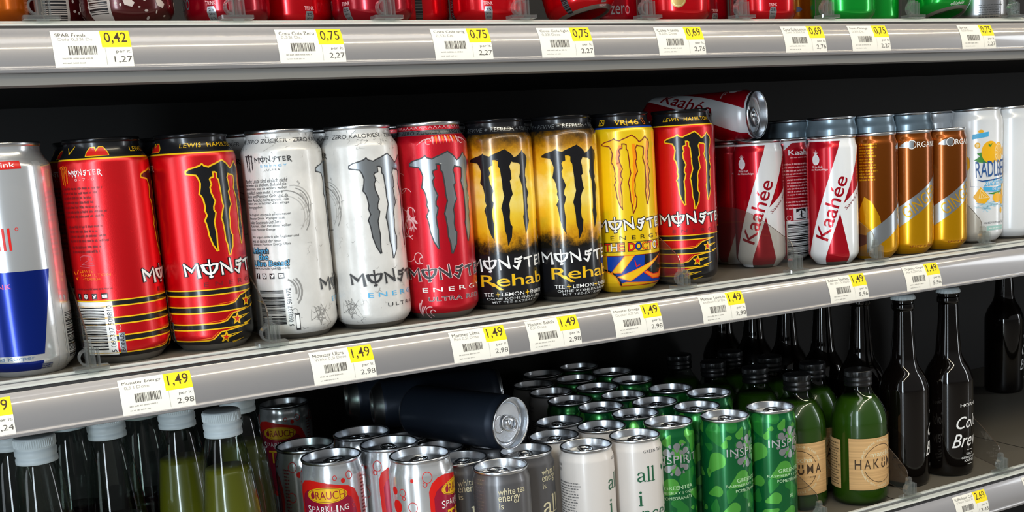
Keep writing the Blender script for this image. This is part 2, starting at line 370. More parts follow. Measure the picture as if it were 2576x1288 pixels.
# lettering drawn by hand: spiky wordmark, claw emblem, serif letters
WM = {'M': (1.2, [([(.02, .95), (.1, .0)], (.07, .15)), ([(.0, .97), (.52, .36)], (.1, .2)), ([(.5, .38), (.9, .97)], (.08, .07)), ([(.9, .97), (.98, -.18)], (.09, .2))]),
      'O': (1.15, [([(.0, .8), (.08, .4), (.28, .12), (.5, .02)], (.2, .2, .16, .12)), ([(1.0, .84), (.92, .44), (.72, .14), (.5, .02)], (.16, .17, .14, .12)), ([(.02, .78), (.3, .82), (.5, .74), (.72, .84), (.98, .82)], (.1, .1, .08, .1, .1)), ([(.47, 1.22), (.53, -.3)], (.1, .09)), ([(.42, -.24), (.62, -.2)], (.12, .1))]),
      'N': (1.0, [([(.06, .85), (.12, -.1)], (.07, .13)), ([(.0, .93), (.88, .12)], (.1, .2)), ([(.82, 1.2), (.92, .02)], (.08, .16))]),
      'S': (.85, [([(1.0, .98), (.62, .84), (.22, .9)], (.17, .16, .1)), ([(.24, .9), (.2, .55)], (.1, .08)), ([(.18, .55), (.55, .52), (.86, .66)], (.1, .14, .1)), ([(.86, .66), (.42, -.08)], (.14, .2)), ([(.42, -.08), (.0, .22)], (.16, .08))]),
      'T': (.95, [([(.0, .8), (.5, .88), (1.0, .95)], (.15, .15, .08)), ([(.48, .9), (.58, -.02)], (.14, .17))]),
      'E': (.75, [([(.14, .92), (.2, .04)], (.14, .15)), ([(.06, .94), (.9, .92)], (.11, .12)), ([(.16, .5), (.78, .54)], (.1, .1)), ([(.16, .05), (.96, .12)], (.13, .1))]),
      'R': (.9, [([(.14, .92), (.2, -.06)], (.14, .15)), ([(.04, .95), (.6, .95), (.86, .74), (.62, .52), (.2, .46)], (.11, .13, .13, .12, .1)), ([(.36, .48), (1.05, -.22)], (.12, .18))])}
def wordmark(A, m, x0, x1, z0, z1, layer=3, outline=None, ow=1.0):
    word = 'MONSTER'; gap = .26; tot = sum(WM[c][0] for c in word) + gap * 6; u = (x1 - x0) / tot; h = z1 - z0; x = x0
    for c in word:
        wd, st = WM[c]
        for pts, ws in st:
            P = [(x + a * wd * u, z0 + b * h) for a, b in pts]; k = u * 1.3
            A.ribbon(m, P, [q * k for q in ws], layer)
            if outline: A.ribbon(outline, P, [q * k + ow for q in ws], layer - 1)
        x += (wd + gap) * u
CLAW = [(-28.5,140),(-25.8,141.4),(-20.8,142.6),(-17.9,143.6),(-16.7,144.6),(-15.6,143.3),(-11.8,142.1),(-9.4,143.3),(-5.5,144.7),(-2.3,146),(0,146.9),(1.4,145.8),(3.4,144.6),(5.5,142.6),(7.1,140.4),(9.6,141.2),(12.2,143),(14.8,145.4),(15.9,143.6),(18.5,142),(19.8,139.3),(19.2,135.5),(17.3,131),(16.6,126.4),(17.9,121.7),(16.7,119.5),(18.3,115.5),(19.4,113.2),(17.4,109.4),(17.1,105.6),(17.9,103.2),(16.7,100.2),(17.1,96.3),(17.7,92.4),(15.4,86.4),(13.6,82.6),(13.2,86.5),(12.5,92),(12,95.9),(12.9,98.1),(13.3,104.3),(13.2,111.2),(13.2,118.1),(12.1,121.3),(10.6,125.9),(11.8,128.9),(12.2,135),(10.2,136.3),(6.5,136.8),(4.7,137.5),(3.7,135.5),(2.8,134),(3.7,130.9),(4,124.8),(2.6,123.4),(3.2,118.8),(4.2,113.3),(2.3,110.4),(.8,105.9),(1.2,101.3),(.5,96),(.9,91.3),(2.2,89.3),(1.2,81.3),(-2.1,74.9),(-2.5,82.3),(-3.8,87),(-3.9,93.2),(-4.7,100.9),(-5.4,103.3),(-3.5,109.3),(-2.5,112.3),(-3.4,117.7),(-3.4,122.2),(-4,128.3),(-4.4,132.9),(-5.7,134.5),(-5.5,138.3),(-7.4,139.3),(-9.7,139.3),(-9.5,135.5),(-11.8,134.9),(-12.7,133.4),(-11.7,129.6),(-13,127.4),(-12.5,122.8),(-10.2,116.6),(-11.8,112.8),(-12,109.8),(-10.7,107.8),(-11.5,104.4),(-12.6,101.4),(-12.3,96),(-11.8,92.2),(-12.2,82.9),(-11.9,79.1),(-14.5,83.8),(-16.5,90.9),(-17,96.3),(-17.9,100.9),(-18.5,102.1),(-16.4,106.2),(-17.6,110.1),(-17.1,112.4),(-17.8,117.8),(-18.8,120.9),(-20.3,122.9),(-19.2,127.7),(-18.8,130.8),(-19.9,134.6),(-21.5,137.4),(-25.6,138.2),(-28.6,138.7)]
def claw(A, m, cx, ztop, k, outline=None, ow=1.2, layer=3, kx=None):
    kx = kx or k; P = [(cx + a * kx, ztop + (b - 146.9) * k) for a, b in CLAW]
    A.poly(m, P, layer)
    if outline: A.ribbon(outline, P, ow, layer + (1 if ow < .95 else -1), True)
    return P
def socials(A, x0, z0, z1, dark, light, pitch=8.3):
    h = z1 - z0
    for i in range(4):
        x = x0 + i * pitch; A.rect(dark, x, x + h * (1.15 if i == 3 else 1), z0, z1, 2)
        cx, cz = x + h * .5, (z0 + z1) / 2
        if i == 0: A.text(light, 'f', x + h * .35, x + h * .75, z0, z1 - h * .1, 3, .3)
        if i == 1: A.ring(light, cx, cz, h * .22, h * .22, h * .12, 3); A.ring(light, cx, cz, h * .4, h * .4, h * .1, 3, n=8)
        if i == 2: A.poly(light, [(x + h * .1, z0 + h * .2), (x + h * .4, z0 + h * .3), (x + h * .1, z0 + h * .75), (x + h * .5, z0 + h * .6), (x + h * .7, z0 + h * .82), (x + h * .92, z0 + h * .75), (x + h * .7, z0 + h * .3), (x + h * .4, z0 + h * .1)], 3)
        if i == 3: A.rect(light, x + h * .12, x + h * 1.03, z0 + h * .2, z0 + h * .8, 3); A.poly(dark, [(x + h * .45, z0 + h * .35), (x + h * .75, z0 + h * .5), (x + h * .45, z0 + h * .65)], 4)
def ean(A, x0, x1, z0, z1, digits, seed, bg=True):
    if bg: A.rect(WHT, x0, x1, z0, z1, 2)
    wd = x1 - x0; A.bars(BLK, x0 + wd * .08, x1 - wd * .2, z0 + (z1 - z0) * .1, z1 - (z1 - z0) * .09, 26, 3, seed, 'z')
    if digits: A.text(BLK, digits, x1 - wd * .03, x1 - wd * .03 + (z1 - z0) * .88, z0 + (z1 - z0) * .05, z0 + (z1 - z0) * .05 + wd * .11, 3, .05, 0, 90)

def art_hamilton():
    A = Art(); A.rect(YEL, -102.3, 102.3, 152.6, 153.7, 1)
    A.text(YEL, 'LEWIS  HAMILTON', -33, 25, 157.2, 160.6, 2, .1, .15, 0, 1.1)
    claw(A, BLK, 0, 146.2, 1.0, YEL, 2.4, 3)
    wordmark(A, WHT, -39, 42, 60.5, 69.5, 5, BLK, 1.6)
    A.text(DRED, 'ENERGY', -25.5, 28, 51.3, 54.6, 3, .02, .1, 0, 1.9)
    for z0, z1, dg in ((35.8, 44.4, [(-8, 35.8), (-2.4, 36.9), (3.6, 41.6), (17, 44.4)]), (22.2, 30.9, [(-16, 22.2), (-11, 23.3), (-5, 28.6), (13, 30.9)]), (9.0, 17.7, [(-26.5, 9), (-22.5, 9.8), (-16.5, 15.0), (6, 17.7)])):
        A.poly(RED_M, [(-102.2, z0)] + dg + [(-102.2, z1)], 1)
        A.ribbon(YEL, [(-102.2, z0)] + dg, 1.0, 2); A.ribbon(YEL, [(-102.2, z1), dg[-1], (dg[-1][0] + 5, z1 + .2)], (1.0, 1.0, .2), 2)
        A.ribbon(ORG, [(dg[0][0] - 9, z0 + 1.2), (dg[1][0] - 1.3, z0 + 1.9), (dg[2][0] - 1.6, dg[2][1] + .6)], (.15, .6, .3), 2)
    A.rect(YEL, -102.2, 102.3, 48.2, 49.1, 2)
    for cx, cz, r in ((9.7, 36.6, 4.4), (-2.2, 23.6, 4.4), (-13, 10.4, 4.2)):
        P = [(cx + (r if i % 2 == 0 else r * .42) * math.sin(math.pi * i / 5 + .12), cz + (r if i % 2 == 0 else r * .42) * math.cos(math.pi * i / 5 + .12)) for i in range(10)]
        A.poly(YEL, [(cx + 1, cz + 2.0), (cx + 15, cz + 2.6), (cx + 1, cz - 1.2)], 3); A.poly(BLK, [(cx + 2, cz + 1.2), (cx + 10, cz + 2.0), (cx + 2, cz - .3)], 4)
        A.poly(RINK, P, 5); A.ribbon(YEL, P, 1.0, 6, True)
        A.poly(YEL, [(cx + 6, cz - 4.2), (cx + 18, cz - 2.6), (cx + 8, cz - 6)], 3)
    d = -53.0                                 # back of the can
    claw(A, DRED, d - 37.5, 149.0, .2, ORG, .5, 2)
    wordmark(A, WHT, d - 32, d - 6.5, 141.6, 145.4, 4)
    A.text(PNK, '0-7-0', d - 27, d - 12, 137.5, 139.4, 2, 0, 0, 0, 1.5)
    A.lines(DRED, d - 43, d - 5, 134, 110, 7, 2, .6, 4); A.lines(DRED, d - 41, d - 5, 106, 92, 4, 2, .6, 5); A.lines(DRED, d - 40, d - 7, 91, 84, 2, 2, .6, 6)
    RS_ = mat('dusky_rose_ink', 'c05563', .35)
    A.ring(RS_, d - 26.5, 80.5, 5.5, 2.6, .4, 2, -40, 200); A.ribbon(RS_, [(d - 31, 82), (d - 22, 82.5), (d - 25, 79), (d - 31, 76.2), (d - 21, 77)], .35, 2); A.ribbon(RS_, [(d - 33, 75), (d - 20, 75.6)], .4, 2); A.ribbon(RS_, [(d - 32, 73.8), (d - 24, 74.2)], .4, 2)
    A.ribbon(ORG, [(d - 43, 71), (d - 41, 69)], 1.0, 2); A.ribbon(ORG, [(d - 38.5, 69), (d - 36, 72)], (.5, 1.1), 2); A.ribbon(ORG, [(d - 40.5, 66.5), (d - 39, 65), (d - 37.5, 67)], .9, 2)
    A.text(ORG, 'LEWIS', d - 34, d - 22, 70.2, 72.3, 2, .15, 0, 0, 1.2); A.text(ORG, 'HAMILTON', d - 33, d - 9, 67.3, 69.3, 2, .15, 0, 0, 1.2); A.text(ORG, '+TEAMLH', d - 32, d - 17, 64.4, 66.1, 2, .1)
    A.lines(DRED, d - 43, d - 9, 58.8, 56.8, 1, 2, .8, 9, 0)
    socials(A, d - 41, 50.2, 54.4, BLK, WHT, 7.7)
    ean(A, d - 44, d - 10.6, 7.6, 48, '5 060337 508810', 11)
    A.ell(RINK, d - 8.6, 28, 1.9, 2.6, 3); A.ring(PNK, d - 8.6, 28, 1.9, 2.6, .4, 4); A.rect(GRY_M, d - 9, d - 4.6, 8.5, 24, 3); A.text(BLK, 'BONUS', d - 5.4, d + 8, 10, 13, 4, .3, 0, 90)
    A.ribbon(YEL, [(d - 36.5, 161.5), (d - 33.6, 157.4), (d - 28, 162.5)], (.4, 1.2, .4), 2)
    A.poly(YEL, [(d - 17.5, 154.6), (d - 17, 158), (d - 14, 161.4), (d - 9.6, 161.6), (d - 9, 159.5), (d - 6.6, 161.8), (d - 2.8, 161.6), (d + .6, 157.5), (d + 1, 154.8)], 2)
    A.poly(RINK, [(d - 16.7, 155.2), (d - 16.3, 157.8), (d - 13.6, 160.8), (d - 10.4, 161), (d - 9.2, 158), (d - 6.4, 161.2), (d - 3.2, 161), (d - .2, 157.4), (d + .2, 155.2)], 3)
    return A
def art_white():
    A = Art(); rr = random.Random(5)
    GL = mat('pale_grey_ink', 'b3b0ac', .4); G2 = mat('mid_grey_ink', '8d8b88', .4); DK = mat('charcoal_ink', '38383a', .35)
    A.text(DK, 'ZERO ZUCKER · ZERO KALORIEN · ZERO ZUCKER · ZERO KALORIEN', -100, 100, 157.6, 160.8, 3, .03)
    for i in range(70):
        x = rr.uniform(-100, 100); z = rr.uniform(153, 163); A.ribbon(rr.choice((GL, G2)), [(x, z), (x + rr.uniform(-4, 4), z + rr.uniform(-2.4, 2.4)), (x + rr.uniform(-5, 5), z + rr.uniform(-3, 3))], (.1, .5, .1), 1)
    for i in range(170):
        x = rr.uniform(-100, 100); z = rr.uniform(8, 152); a = rr.uniform(0, 6.28); L = rr.uniform(1, 6)
        A.ribbon(rr.choice((GL, GL, G2)), [(x, z), (x + L * .5 * math.cos(a), z + L * .5 * math.sin(a)), (x + L * math.cos(a + .9), z + L * math.sin(a + .9))], (.1, rr.uniform(.25, .6), .1), 1)
    for cx, cz, rx in ((-58, 108, 15), (-64, 100, 19), (58, 110, 16), (-72, 40, 14), (50, 36, 14), (20, 20, 9)):
        for q in range(3): A.ring(rr.choice((GL, G2)), cx, cz, rx - q * 2.2, rx * 1.05 - q * 2.2, rr.uniform(.5, 1.7), 1, rr.uniform(-60, 0), rr.uniform(30, 110))
    for b in (-44, 44):                        # root-like scribble near the foot
        for i in range(14): A.ribbon(G2, [(b, 10 + i), (b + rr.uniform(-9, 9), 12 + rr.uniform(0, 16)), (b + rr.uniform(-12, 12), 8 + rr.uniform(0, 20))], (.7, .5, .1), 1)
    P = claw(A, GRY_M, 0, 143.4, 1.18, DK, 2.0, 3); 
    k = 1.18
    A.poly(mat('mid_steel_ink', '77777a', .3, .7), [(a * k, 143.4 + (b - 146.9) * k) for a, b in CLAW if a < -8.7 or b > 139 and a < -8][0:] , 4) if False else None
    wordmark(A, DK, -41.5, 42, 39, 47.5, 5, GL, .7)
    A.text(LBLU, 'ENERGY', -28, 29, 27, 31, 3, .28, 0, 0, 1.5); A.text(DK, 'ULTRA', -12, 19, 18.2, 21.4, 3, .18, 0, 0, 1.4)
    d = -55.0
    claw(A, DK, d - 37, 149.4, .2, None, 1, 2); wordmark(A, DK, d - 31, d - 1, 143.2, 146.8, 4)
    A.text(LBLU, 'ENERGY', d - 26, d - 5, 138.9, 140.8, 2, .15, 0, 0, 1.5); A.text(DK, 'ULTRA', d - 21, d - 10.5, 135.9, 137.4, 2, .12, 0, 0, 1.3)
    A.text(DK, 'Manche Leute sind einfach nicht', d - 46, d - 6, 127.0, 130.2, 2, .02, .15); ll = ['zufrieden zu stellen. Sobald sie', 'bekommen, was sie wollen, wollen', 'sie einfach noch mehr. Unsere', 'Bikers und Monster Girls sind da', 'keine Ansicht nicht anders...sie', 'haben uns in letzter Zeit einige', 'Ideen gegeben.', '', 'Sie fragten uns nach einem neuen', 'Monster Drink. Weniger süss,', 'milder Geschmack und Zero', 'Kalorien, aber mit einer vollen', 'Dosis Monster Energy.', '', 'Wir zogen einfach alle Register und', 'was ist daraus der neue', 'Schwarze Monster Energy Ultra']
    for i, t in enumerate(ll):
        if t: A.text(DK, t, d - 46 + .15 * i, d - 46 + .15 * i + len(t) * 1.22, 124.2 - i * 2.96, 126.7 - i * 2.96, 2, .12, .12)
    for t, x0, x1, z in (('Unleash', -46, -27, 68.6), ('the', -38, -28, 63.6), ('Ultra Beast!', -45, -11, 58.4)): A.text(LBLU, t, d + x0, d + x1, z + 2.4, z + 7, 4, .35, .1, 0, 1.0, (BLK, .9))
    A.text(BLK, 'www.monsterenergy.com', d - 45, d - 11, 57.3, 60, 2, .05); socials(A, d - 43.5, 50.6, 55, BLK, WHT, 7.6)
    ean(A, d - 44, d - 11, 10, 45, '5 060337 501972', 12, False)
    A.ring(G2, d - 10, 23.4, 2, 2.4, .35, 3); A.rect(DK, d - 10.4, d - 6.8, 8, 22, 3); A.rect(WHT, d - 9.9, d - 7.3, 9.6, 20.5, 4)
    return A
def art_ultra_red():
    A = Art(); rr = random.Random(9); DK = mat('charcoal_ink', '38383a', .35)
    A.rect(GRY_D, -102, 102, 157, 161.2, 1); A.text(BLK, 'ZERO KALORIEN · ZERO ZUCKER · ZERO KALORIEN · ZERO ZUCKER', -100, 100, 157.6, 160.6, 3, .05)
    for i in range(40):
        x = -100 + i * 5; A.ribbon(PNK, [(x, 162), (x + 2, 164), (x + 4, 162)], (.2, .7, .2), 1)
    for i in range(9):
        x = (i - 4) * 3.0; A.poly(ORG if i % 2 else PNK, [(x - 1.1, 154.8), (x, 149.5 - abs(i - 4) * .2), (x + 1.1, 154.8), (x, 156.4)], 2)
    for sx in (-1, 1):
        A.ring(PNK, sx * 16, 151.5, 2.4, 2.4, .7, 2, 0, 300); A.ribbon(PNK, [(sx * 13, 154), (sx * 20, 153), (sx * 26, 149)], (.4, 1.0, .2), 2)
    for cx, cz, r, w_ in ((-41, 104, 8, .6), (-37, 92, 4.5, .9), (-40, 80, 6, .8), (-38, 76, 3.5, .7), (-43, 62, 9, .5), (-33, 54, 4, .8), (-30, 52, 2.2, .7), (-26, 6, 5, .8), (-24, 6, 2.6, .8), (36, 7, 4, .8), (-46, 118, 7, .4)):
        A.ring(PNK, cx, cz, r, r * 1.2, w_, 1, rr.uniform(0, 90), rr.uniform(250, 350))
    for i in range(16): A.ribbon(PNK, [(-40 + rr.uniform(-5, 5), 86 + rr.uniform(-12, 12)), (-37 + rr.uniform(-6, 6), 88 + rr.uniform(-10, 10))], (.2, .9), 1)
    for i in range(5): A.ell(PNK, -35.5 + i * .9, 88.5 - i * 1.1, 1.5, .6, 2)
    for i in range(6): A.ribbon(PNK, [(-38, 3), (-32 + rr.uniform(-4, 4), 14 + rr.uniform(-4, 4))], (.3, 1.0), 1)
    claw(A, GRY_M, 0, 142.0, 1.18, DK, 2.2, 3)
    wordmark(A, DK, -45, 41, 36.5, 45.5, 5, PNK, 1.1)
    A.text(WHT, 'ENERGY', -31.5, 32, 24.6, 28.4, 3, .28, 0, 0, 1.5); A.text(DK, 'ULTRA RED', -26.5, 25, 16.6, 20.2, 4, .22, 0, 0, 1.15, (PNK, .5))
    return A
def art_rehab():
    A = Art(); rr = random.Random(3); OR2 = mat('burnt_orange_ink', 'b8660a', .3)
    A.text(GRY_M, 'REFRESH + REHYDRATE + REVIVE + REFRESH + REHYDRATE + REVIVE', -118, 102 - 16, 156.8, 160.4, 3, .06)
    claw(A, BLK, 0, 141.4, 1.17, None, 1, 3)
    wordmark(A, WHT, -40.5, 43, 37.5, 46.5, 4)
    A.text(YEL, 'Rehab', -30.5, 36, 21.6, 32.2, 5, .25, 0, 0, .95, (mat('charcoal_ink', '38383a', .35), .7)); A.poly(YEL, [(-21, 25), (-17.5, 25), (-9, 18.6), (-13, 18.6)], 5)
    A.text(WHT, 'TEE', -28, -18.5, 12.9, 16.2, 3, .25); A.text(YEL, '+', -16.6, -12.6, 12.5, 16.8, 3, .35); A.text(WHT, 'LEMON', -11, 9.5, 12.9, 16.2, 3, .25); A.text(YEL, '+', 11, 15, 12.5, 16.8, 3, .35); A.text(WHT, 'ENERGY', 16.5, 33.5, 12.9, 16.2, 3, .25)
    A.text(WHT, 'OHNE KOHLENSÄURE', -25.8, 30, 9.4, 12.2, 3, .2, 0, 0, 1.1); A.text(WHT, 'MIT TEE-EXTRAKT', -21.2, 25, 6.2, 8.4, 3, .2, 0, 0, 1.1)
    A.rect(mat('dark_olive_ink', '3b2e08', .3), 36, 46, 56, 78, 2); A.text(CREAM, '1L', 37, 44, 67, 75, 3, .2); A.text(CREAM, 'kcal', 37, 44, 60, 64, 3, .1)
    return A
def art_doctor():
    A = Art(); A.rect(DBLU, -102.2, 102.2, 153.6, 155.0, 1)
    A.text(YEL, 'VR', -16.3, -4.2, 156.4, 161.2, 3, .3); A.rect(YEL, -3.4, -2.7, 155.6, 162.2, 3); A.text(YEL, '46', -1.8, 11, 156.4, 161.2, 3, .3)
    A.ribbon(YEL, [(-34, 157), (-28, 157), (-28, 162), (-34, 162)], .5, 3, True); A.ribbon(YEL, [(-33, 158), (-31, 161), (-29.5, 158.5)], .5, 3); A.ribbon(ORG, [(16, 162), (18, 156.5), (21, 157), (19, 162)], .6, 3, True)
    P = claw(A, mat('golden_yellow_ink', 'f6c414', .3, .1), 0, 146.9, 1.0, DRED, .85, 2)
    A.ribbon(DRED, P, .85, 5, True)
    OG2 = mat('warm_orange_ink', 'f08a10', .3)
    for pts in ([(-10.2, 137), (-12.6, 132), (-13.4, 127), (-13.2, 122), (-11.6, 116.6), (-12.8, 110), (-12, 104.4), (-13.4, 98), (-12.8, 90), (-12.6, 83)], [(2.2, 138), (2.6, 132), (2.8, 124.8), (2.0, 119), (2.8, 113.3), (.6, 107), (-.2, 101), (-.5, 95), (.4, 89), (-.4, 82)], [(18.6, 140), (17.8, 135), (16.0, 129), (16.4, 122), (16.6, 117), (17.4, 113), (16, 107), (16, 99), (16, 93), (14.6, 87)]):
        k = [2.6, 2.8, 2.6, 2.4, 2.2, 2.0, 1.8, 1.7, 1.5, .6]; A.ribbon(OG2, [(a_ - 1.0, b_) for a_, b_ in pts], [q * 1.15 for q in k], 3)
    wordmark(A, WHT, -39.5, 42, 61, 70, 5, mat('dark_brown_ink', '2c1a10', .3), 1.5)
    A.text(mat('dark_brown_ink', '2c1a10', .3), 'ENERGY', -25, 30, 51, 54.8, 3, .02, 0, 0, 1.8)
    cols = [RINK, WHT, ORG, None, RINK, DBLU, ORG, RINK, WHT, RINK]; x = -31.5
    for c, ch in zip(cols, 'THE DOCTOR'):
        wd = 3.6 if ch == ' ' else 6.6
        if c: A.rect(BLK, x - .9, x + wd + .1, 39.6, 48.8, 3); A.rect(YEL, x - .4, x + wd - .4, 40.1, 48.3, 4); A.text(c, ch, x - .2, x + wd - .5, 40.6, 47.9, 6, 1.1, 0, 0, 1, (BLK, .7))
        x += wd
    A.rect(DBLU, -36, 44, 7.6, 36, 1); A.poly(BLK, [(8, 36), (44, 36), (44, 10), (20, 12), (6, 22)], 2)
    A.ell(YEL, -36, 7.6, 18.5, 15, 4, 40); A.ring(BLK, -36, 7.6, 19, 15.5, 1.6, 5, 0, 90); A.ring(ORG, -36, 7.6, 17.6, 14, .7, 5, 0, 90)
    for pts in ([(-26, 20), (-12, 36), (-3, 36), (-16, 20)], [(-20, 16), (30, 34), (-8, 12)], [(-18, 9.4), (-12, 11), (30, 8.4), (-18, 7.6)], [(-36, 22), (-38, 36), (-30, 36), (-30, 21)]):
        A.poly(YEL, pts, 4); A.ribbon(ORG, pts, .7, 5, True)
    A.poly(ORG, [(6, 19), (16, 12.5), (28, 12), (36, 19), (37, 35), (34.6, 35), (33.6, 22), (27, 16.6), (17, 16.6), (9, 20.5)], 3); A.ribbon(RINK, [(6, 19), (16, 12.5), (28, 12), (36, 19), (37, 35)], .9, 4); A.ribbon(RINK, [(34.6, 35), (33.6, 22), (27, 16.6), (17, 16.6), (9, 20.5)], .7, 4)
    A.ribbon(RINK, [(-3, 31), (-1.5, 25), (2, 27)], .9, 5)
    A.rect(DRED, -102, 102, 7.0, 7.7, 2); A.rect(DRED, -102, 102, 35.6, 36.3, 2)
    return A
def art_silver_blue():
    A = Art()
    A.poly(BLUE, [(-60, 77.5), (20.3, 76.6), (8.2, 16.2), (-60, 16.8)], 2); A.poly(BLUE, [(-60, 12.0), (7.2, 11.4), (5.4, 4.6), (-60, 4.6)], 2)
    A.rect(RINK, -40, 10, 149, 154.6, 2); A.text(WHT, 'Drink', -12, 6, 150.4, 153.8, 3, .1)
    A.text(RINK, 'Red Bull', -58, -3.4, 92, 108, 3, .45); A.ring(RINK, 1.2, 107, 1, 1, .35, 3)
    A.text(mat('rose_ink', 'c2476f', .3, .3), 'ENERGY DRINK', -58, -7.4, 65, 68.6, 4, .2)
    A.text(mat('steel_blue_ink', '5f7894', .3, .3), 'belebt Geist und Körper', -62, 1.5, 12.4, 15.8, 3, .02); A.rect(GRY_M, 6, 14, 4.6, 9, 2); A.lines(BLUE, 6, 14, 9, 5, 3, 3)
    A.rect(mat('bright_silver_ink', 'd8dadc', .25, .6), 19.6, 26, 4, 154, 1)
    A.rect(mat('bright_silver_ink', 'd8dadc', .25, .6), 28, 50, 5, 50, 2); A.bars(BLK, 30, 48, 10, 44, 24, 3, 8, 'z')
    return A
def art_kaahee():
    A = Art()
    A.poly(KWHT, [(-53.3, -0), (-30.8, 0), (-12, 54), (-8, 64.3), (21.5, 132), (-9, 132)], 1)
    A.poly(KWHT, [(-12, 54.5), (-8.2, 64), (21, 87), (32, 97), (32, 70), (24, 44), (25, 0), (.9, 0)], 1)
    A.text(DRED if False else KRED, 'Kaahée', -25.0, 43.5, 25.5, 40.5, 3, .85, 0, 70.5, .98)
    A.text(DRED, 'Saves you', -4.5, 30, 56.5, 61, 3, .02, 0, 40)
    A.ell(KWHT, -36.8, 110.2, 4.4, 5.4, 2); 
    for a in (-3, -1.5, 0, 1.5, 3): A.ribbon(KWHT, [(-36.8, 115), (-36.8 + a, 120 - abs(a) * .7)], (1.0, .2), 2)
    for i in range(5): A.ribbon(GRY_M, [(-40 + i * 1.6, 107 + i * .3), (-38 + i * 1.3, 113.6 - i * .2)], .18, 3)
    A.text(KWHT, 'Mit der Kraft', -41.5, -29, 101.8, 104.2, 2, .1); A.text(KWHT, 'der Kaktusfeige', -43, -23.5, 98.6, 101.2, 2, .1)
    d = 82.3                                    # back of the can
    A.text(KWHT, 'Kaahée', d - 14, d + 22, 115.6, 121.4, 3, .4); A.lines(PNK, d - 12, d + 18, 114, 112, 1, 2)
    A.lines(PNK, d - 19, d + 18, 108, 94, 4, 2, .55, 2); A.lines(PNK, d - 16, d + 18, 91, 72, 6, 2, .55, 3); A.lines(PNK, d - 18, d + 15, 67.5, 57, 3, 2, .55, 4)
    for z in (93, 70): A.rect(PNK, d - 17, d + 18, z - .3, z + .1, 2)
    A.rect(KWHT, d - 10, d + 9, 46, 59, 2); A.poly(BLK, [(d - 7, 58), (d + 6, 58), (d + 6, 54), (d - .5, 57), (d - 7, 54)], 3); A.rect(BLK, d - 1.5, d + .6, 49, 56, 3); A.rect(BLK, d - 7, d + 6, 47, 48, 3); A.ring(BLK, d + 1, 51, 3.6, 1.6, .5, 3)
    A.ring(PNK, d - 15, 48.6, 2.6, 2.6, .6, 3); A.rect(KWHT, d - 18, d + 20, 4, 45.5, 2); A.bars(BLK, d - 17, d + 19, 8, 44, 25, 3, 21, 'z')
    A.poly(KWHT, [(d - 19, 132), (d - 5, 132), (d - 19, 121)], 2)
    return A
def art_ginger():
    A = Art(); C = 82.3
    def zt(s): return 52.8 + (s + 31) * .69
    A.poly(AMBY, [(-C, 0), (C, 0), (C, 46), (46, zt(46) - 12), (-31, 30.5), (-C, 12)], 1)
    A.poly(GRY_M, [(-31, 31), (46, zt(46) - 22), (46, zt(46)), (-31, zt(-31))], 2); A.poly(GRY_M, [(-31, 31), (-31, 52.8), (-66, 29), (-66, 8)], 2)
    A.text(mat('ginger_gold_ink', 'd9a21b', .3, .5), 'GINGER ALE', -22.5, 52, 39.5, 52.5, 4, .35, 0, 34, 1.05)
    A.ring(WHT, -17, 119, 4.4, 4.4, .7, 3); A.text(WHT, 'RGANICS', -11.5, 24, 115.8, 121.6, 3, 0)
    A.poly(GRY_M, [(-30, 118), (-24, 122), (-14, 123), (-15, 115.5), (-24, 116)], 2); A.ribbon(WHT, [(-30, 117), (-24, 116.2)], (.3, .7), 3)
    A.text(DRED, 'SPICY & MILD', -20, 14, 8.5, 10.8, 3, 0, 0, 0, 1.3)
    A.lines(AMBY, -73, -54, 124, 84, 13, 3, .6, 31); A.poly(AMBY, [(-84, 30), (-48, 24), (-52, 46), (-60, 62), (-68, 68)], 1)
    return A
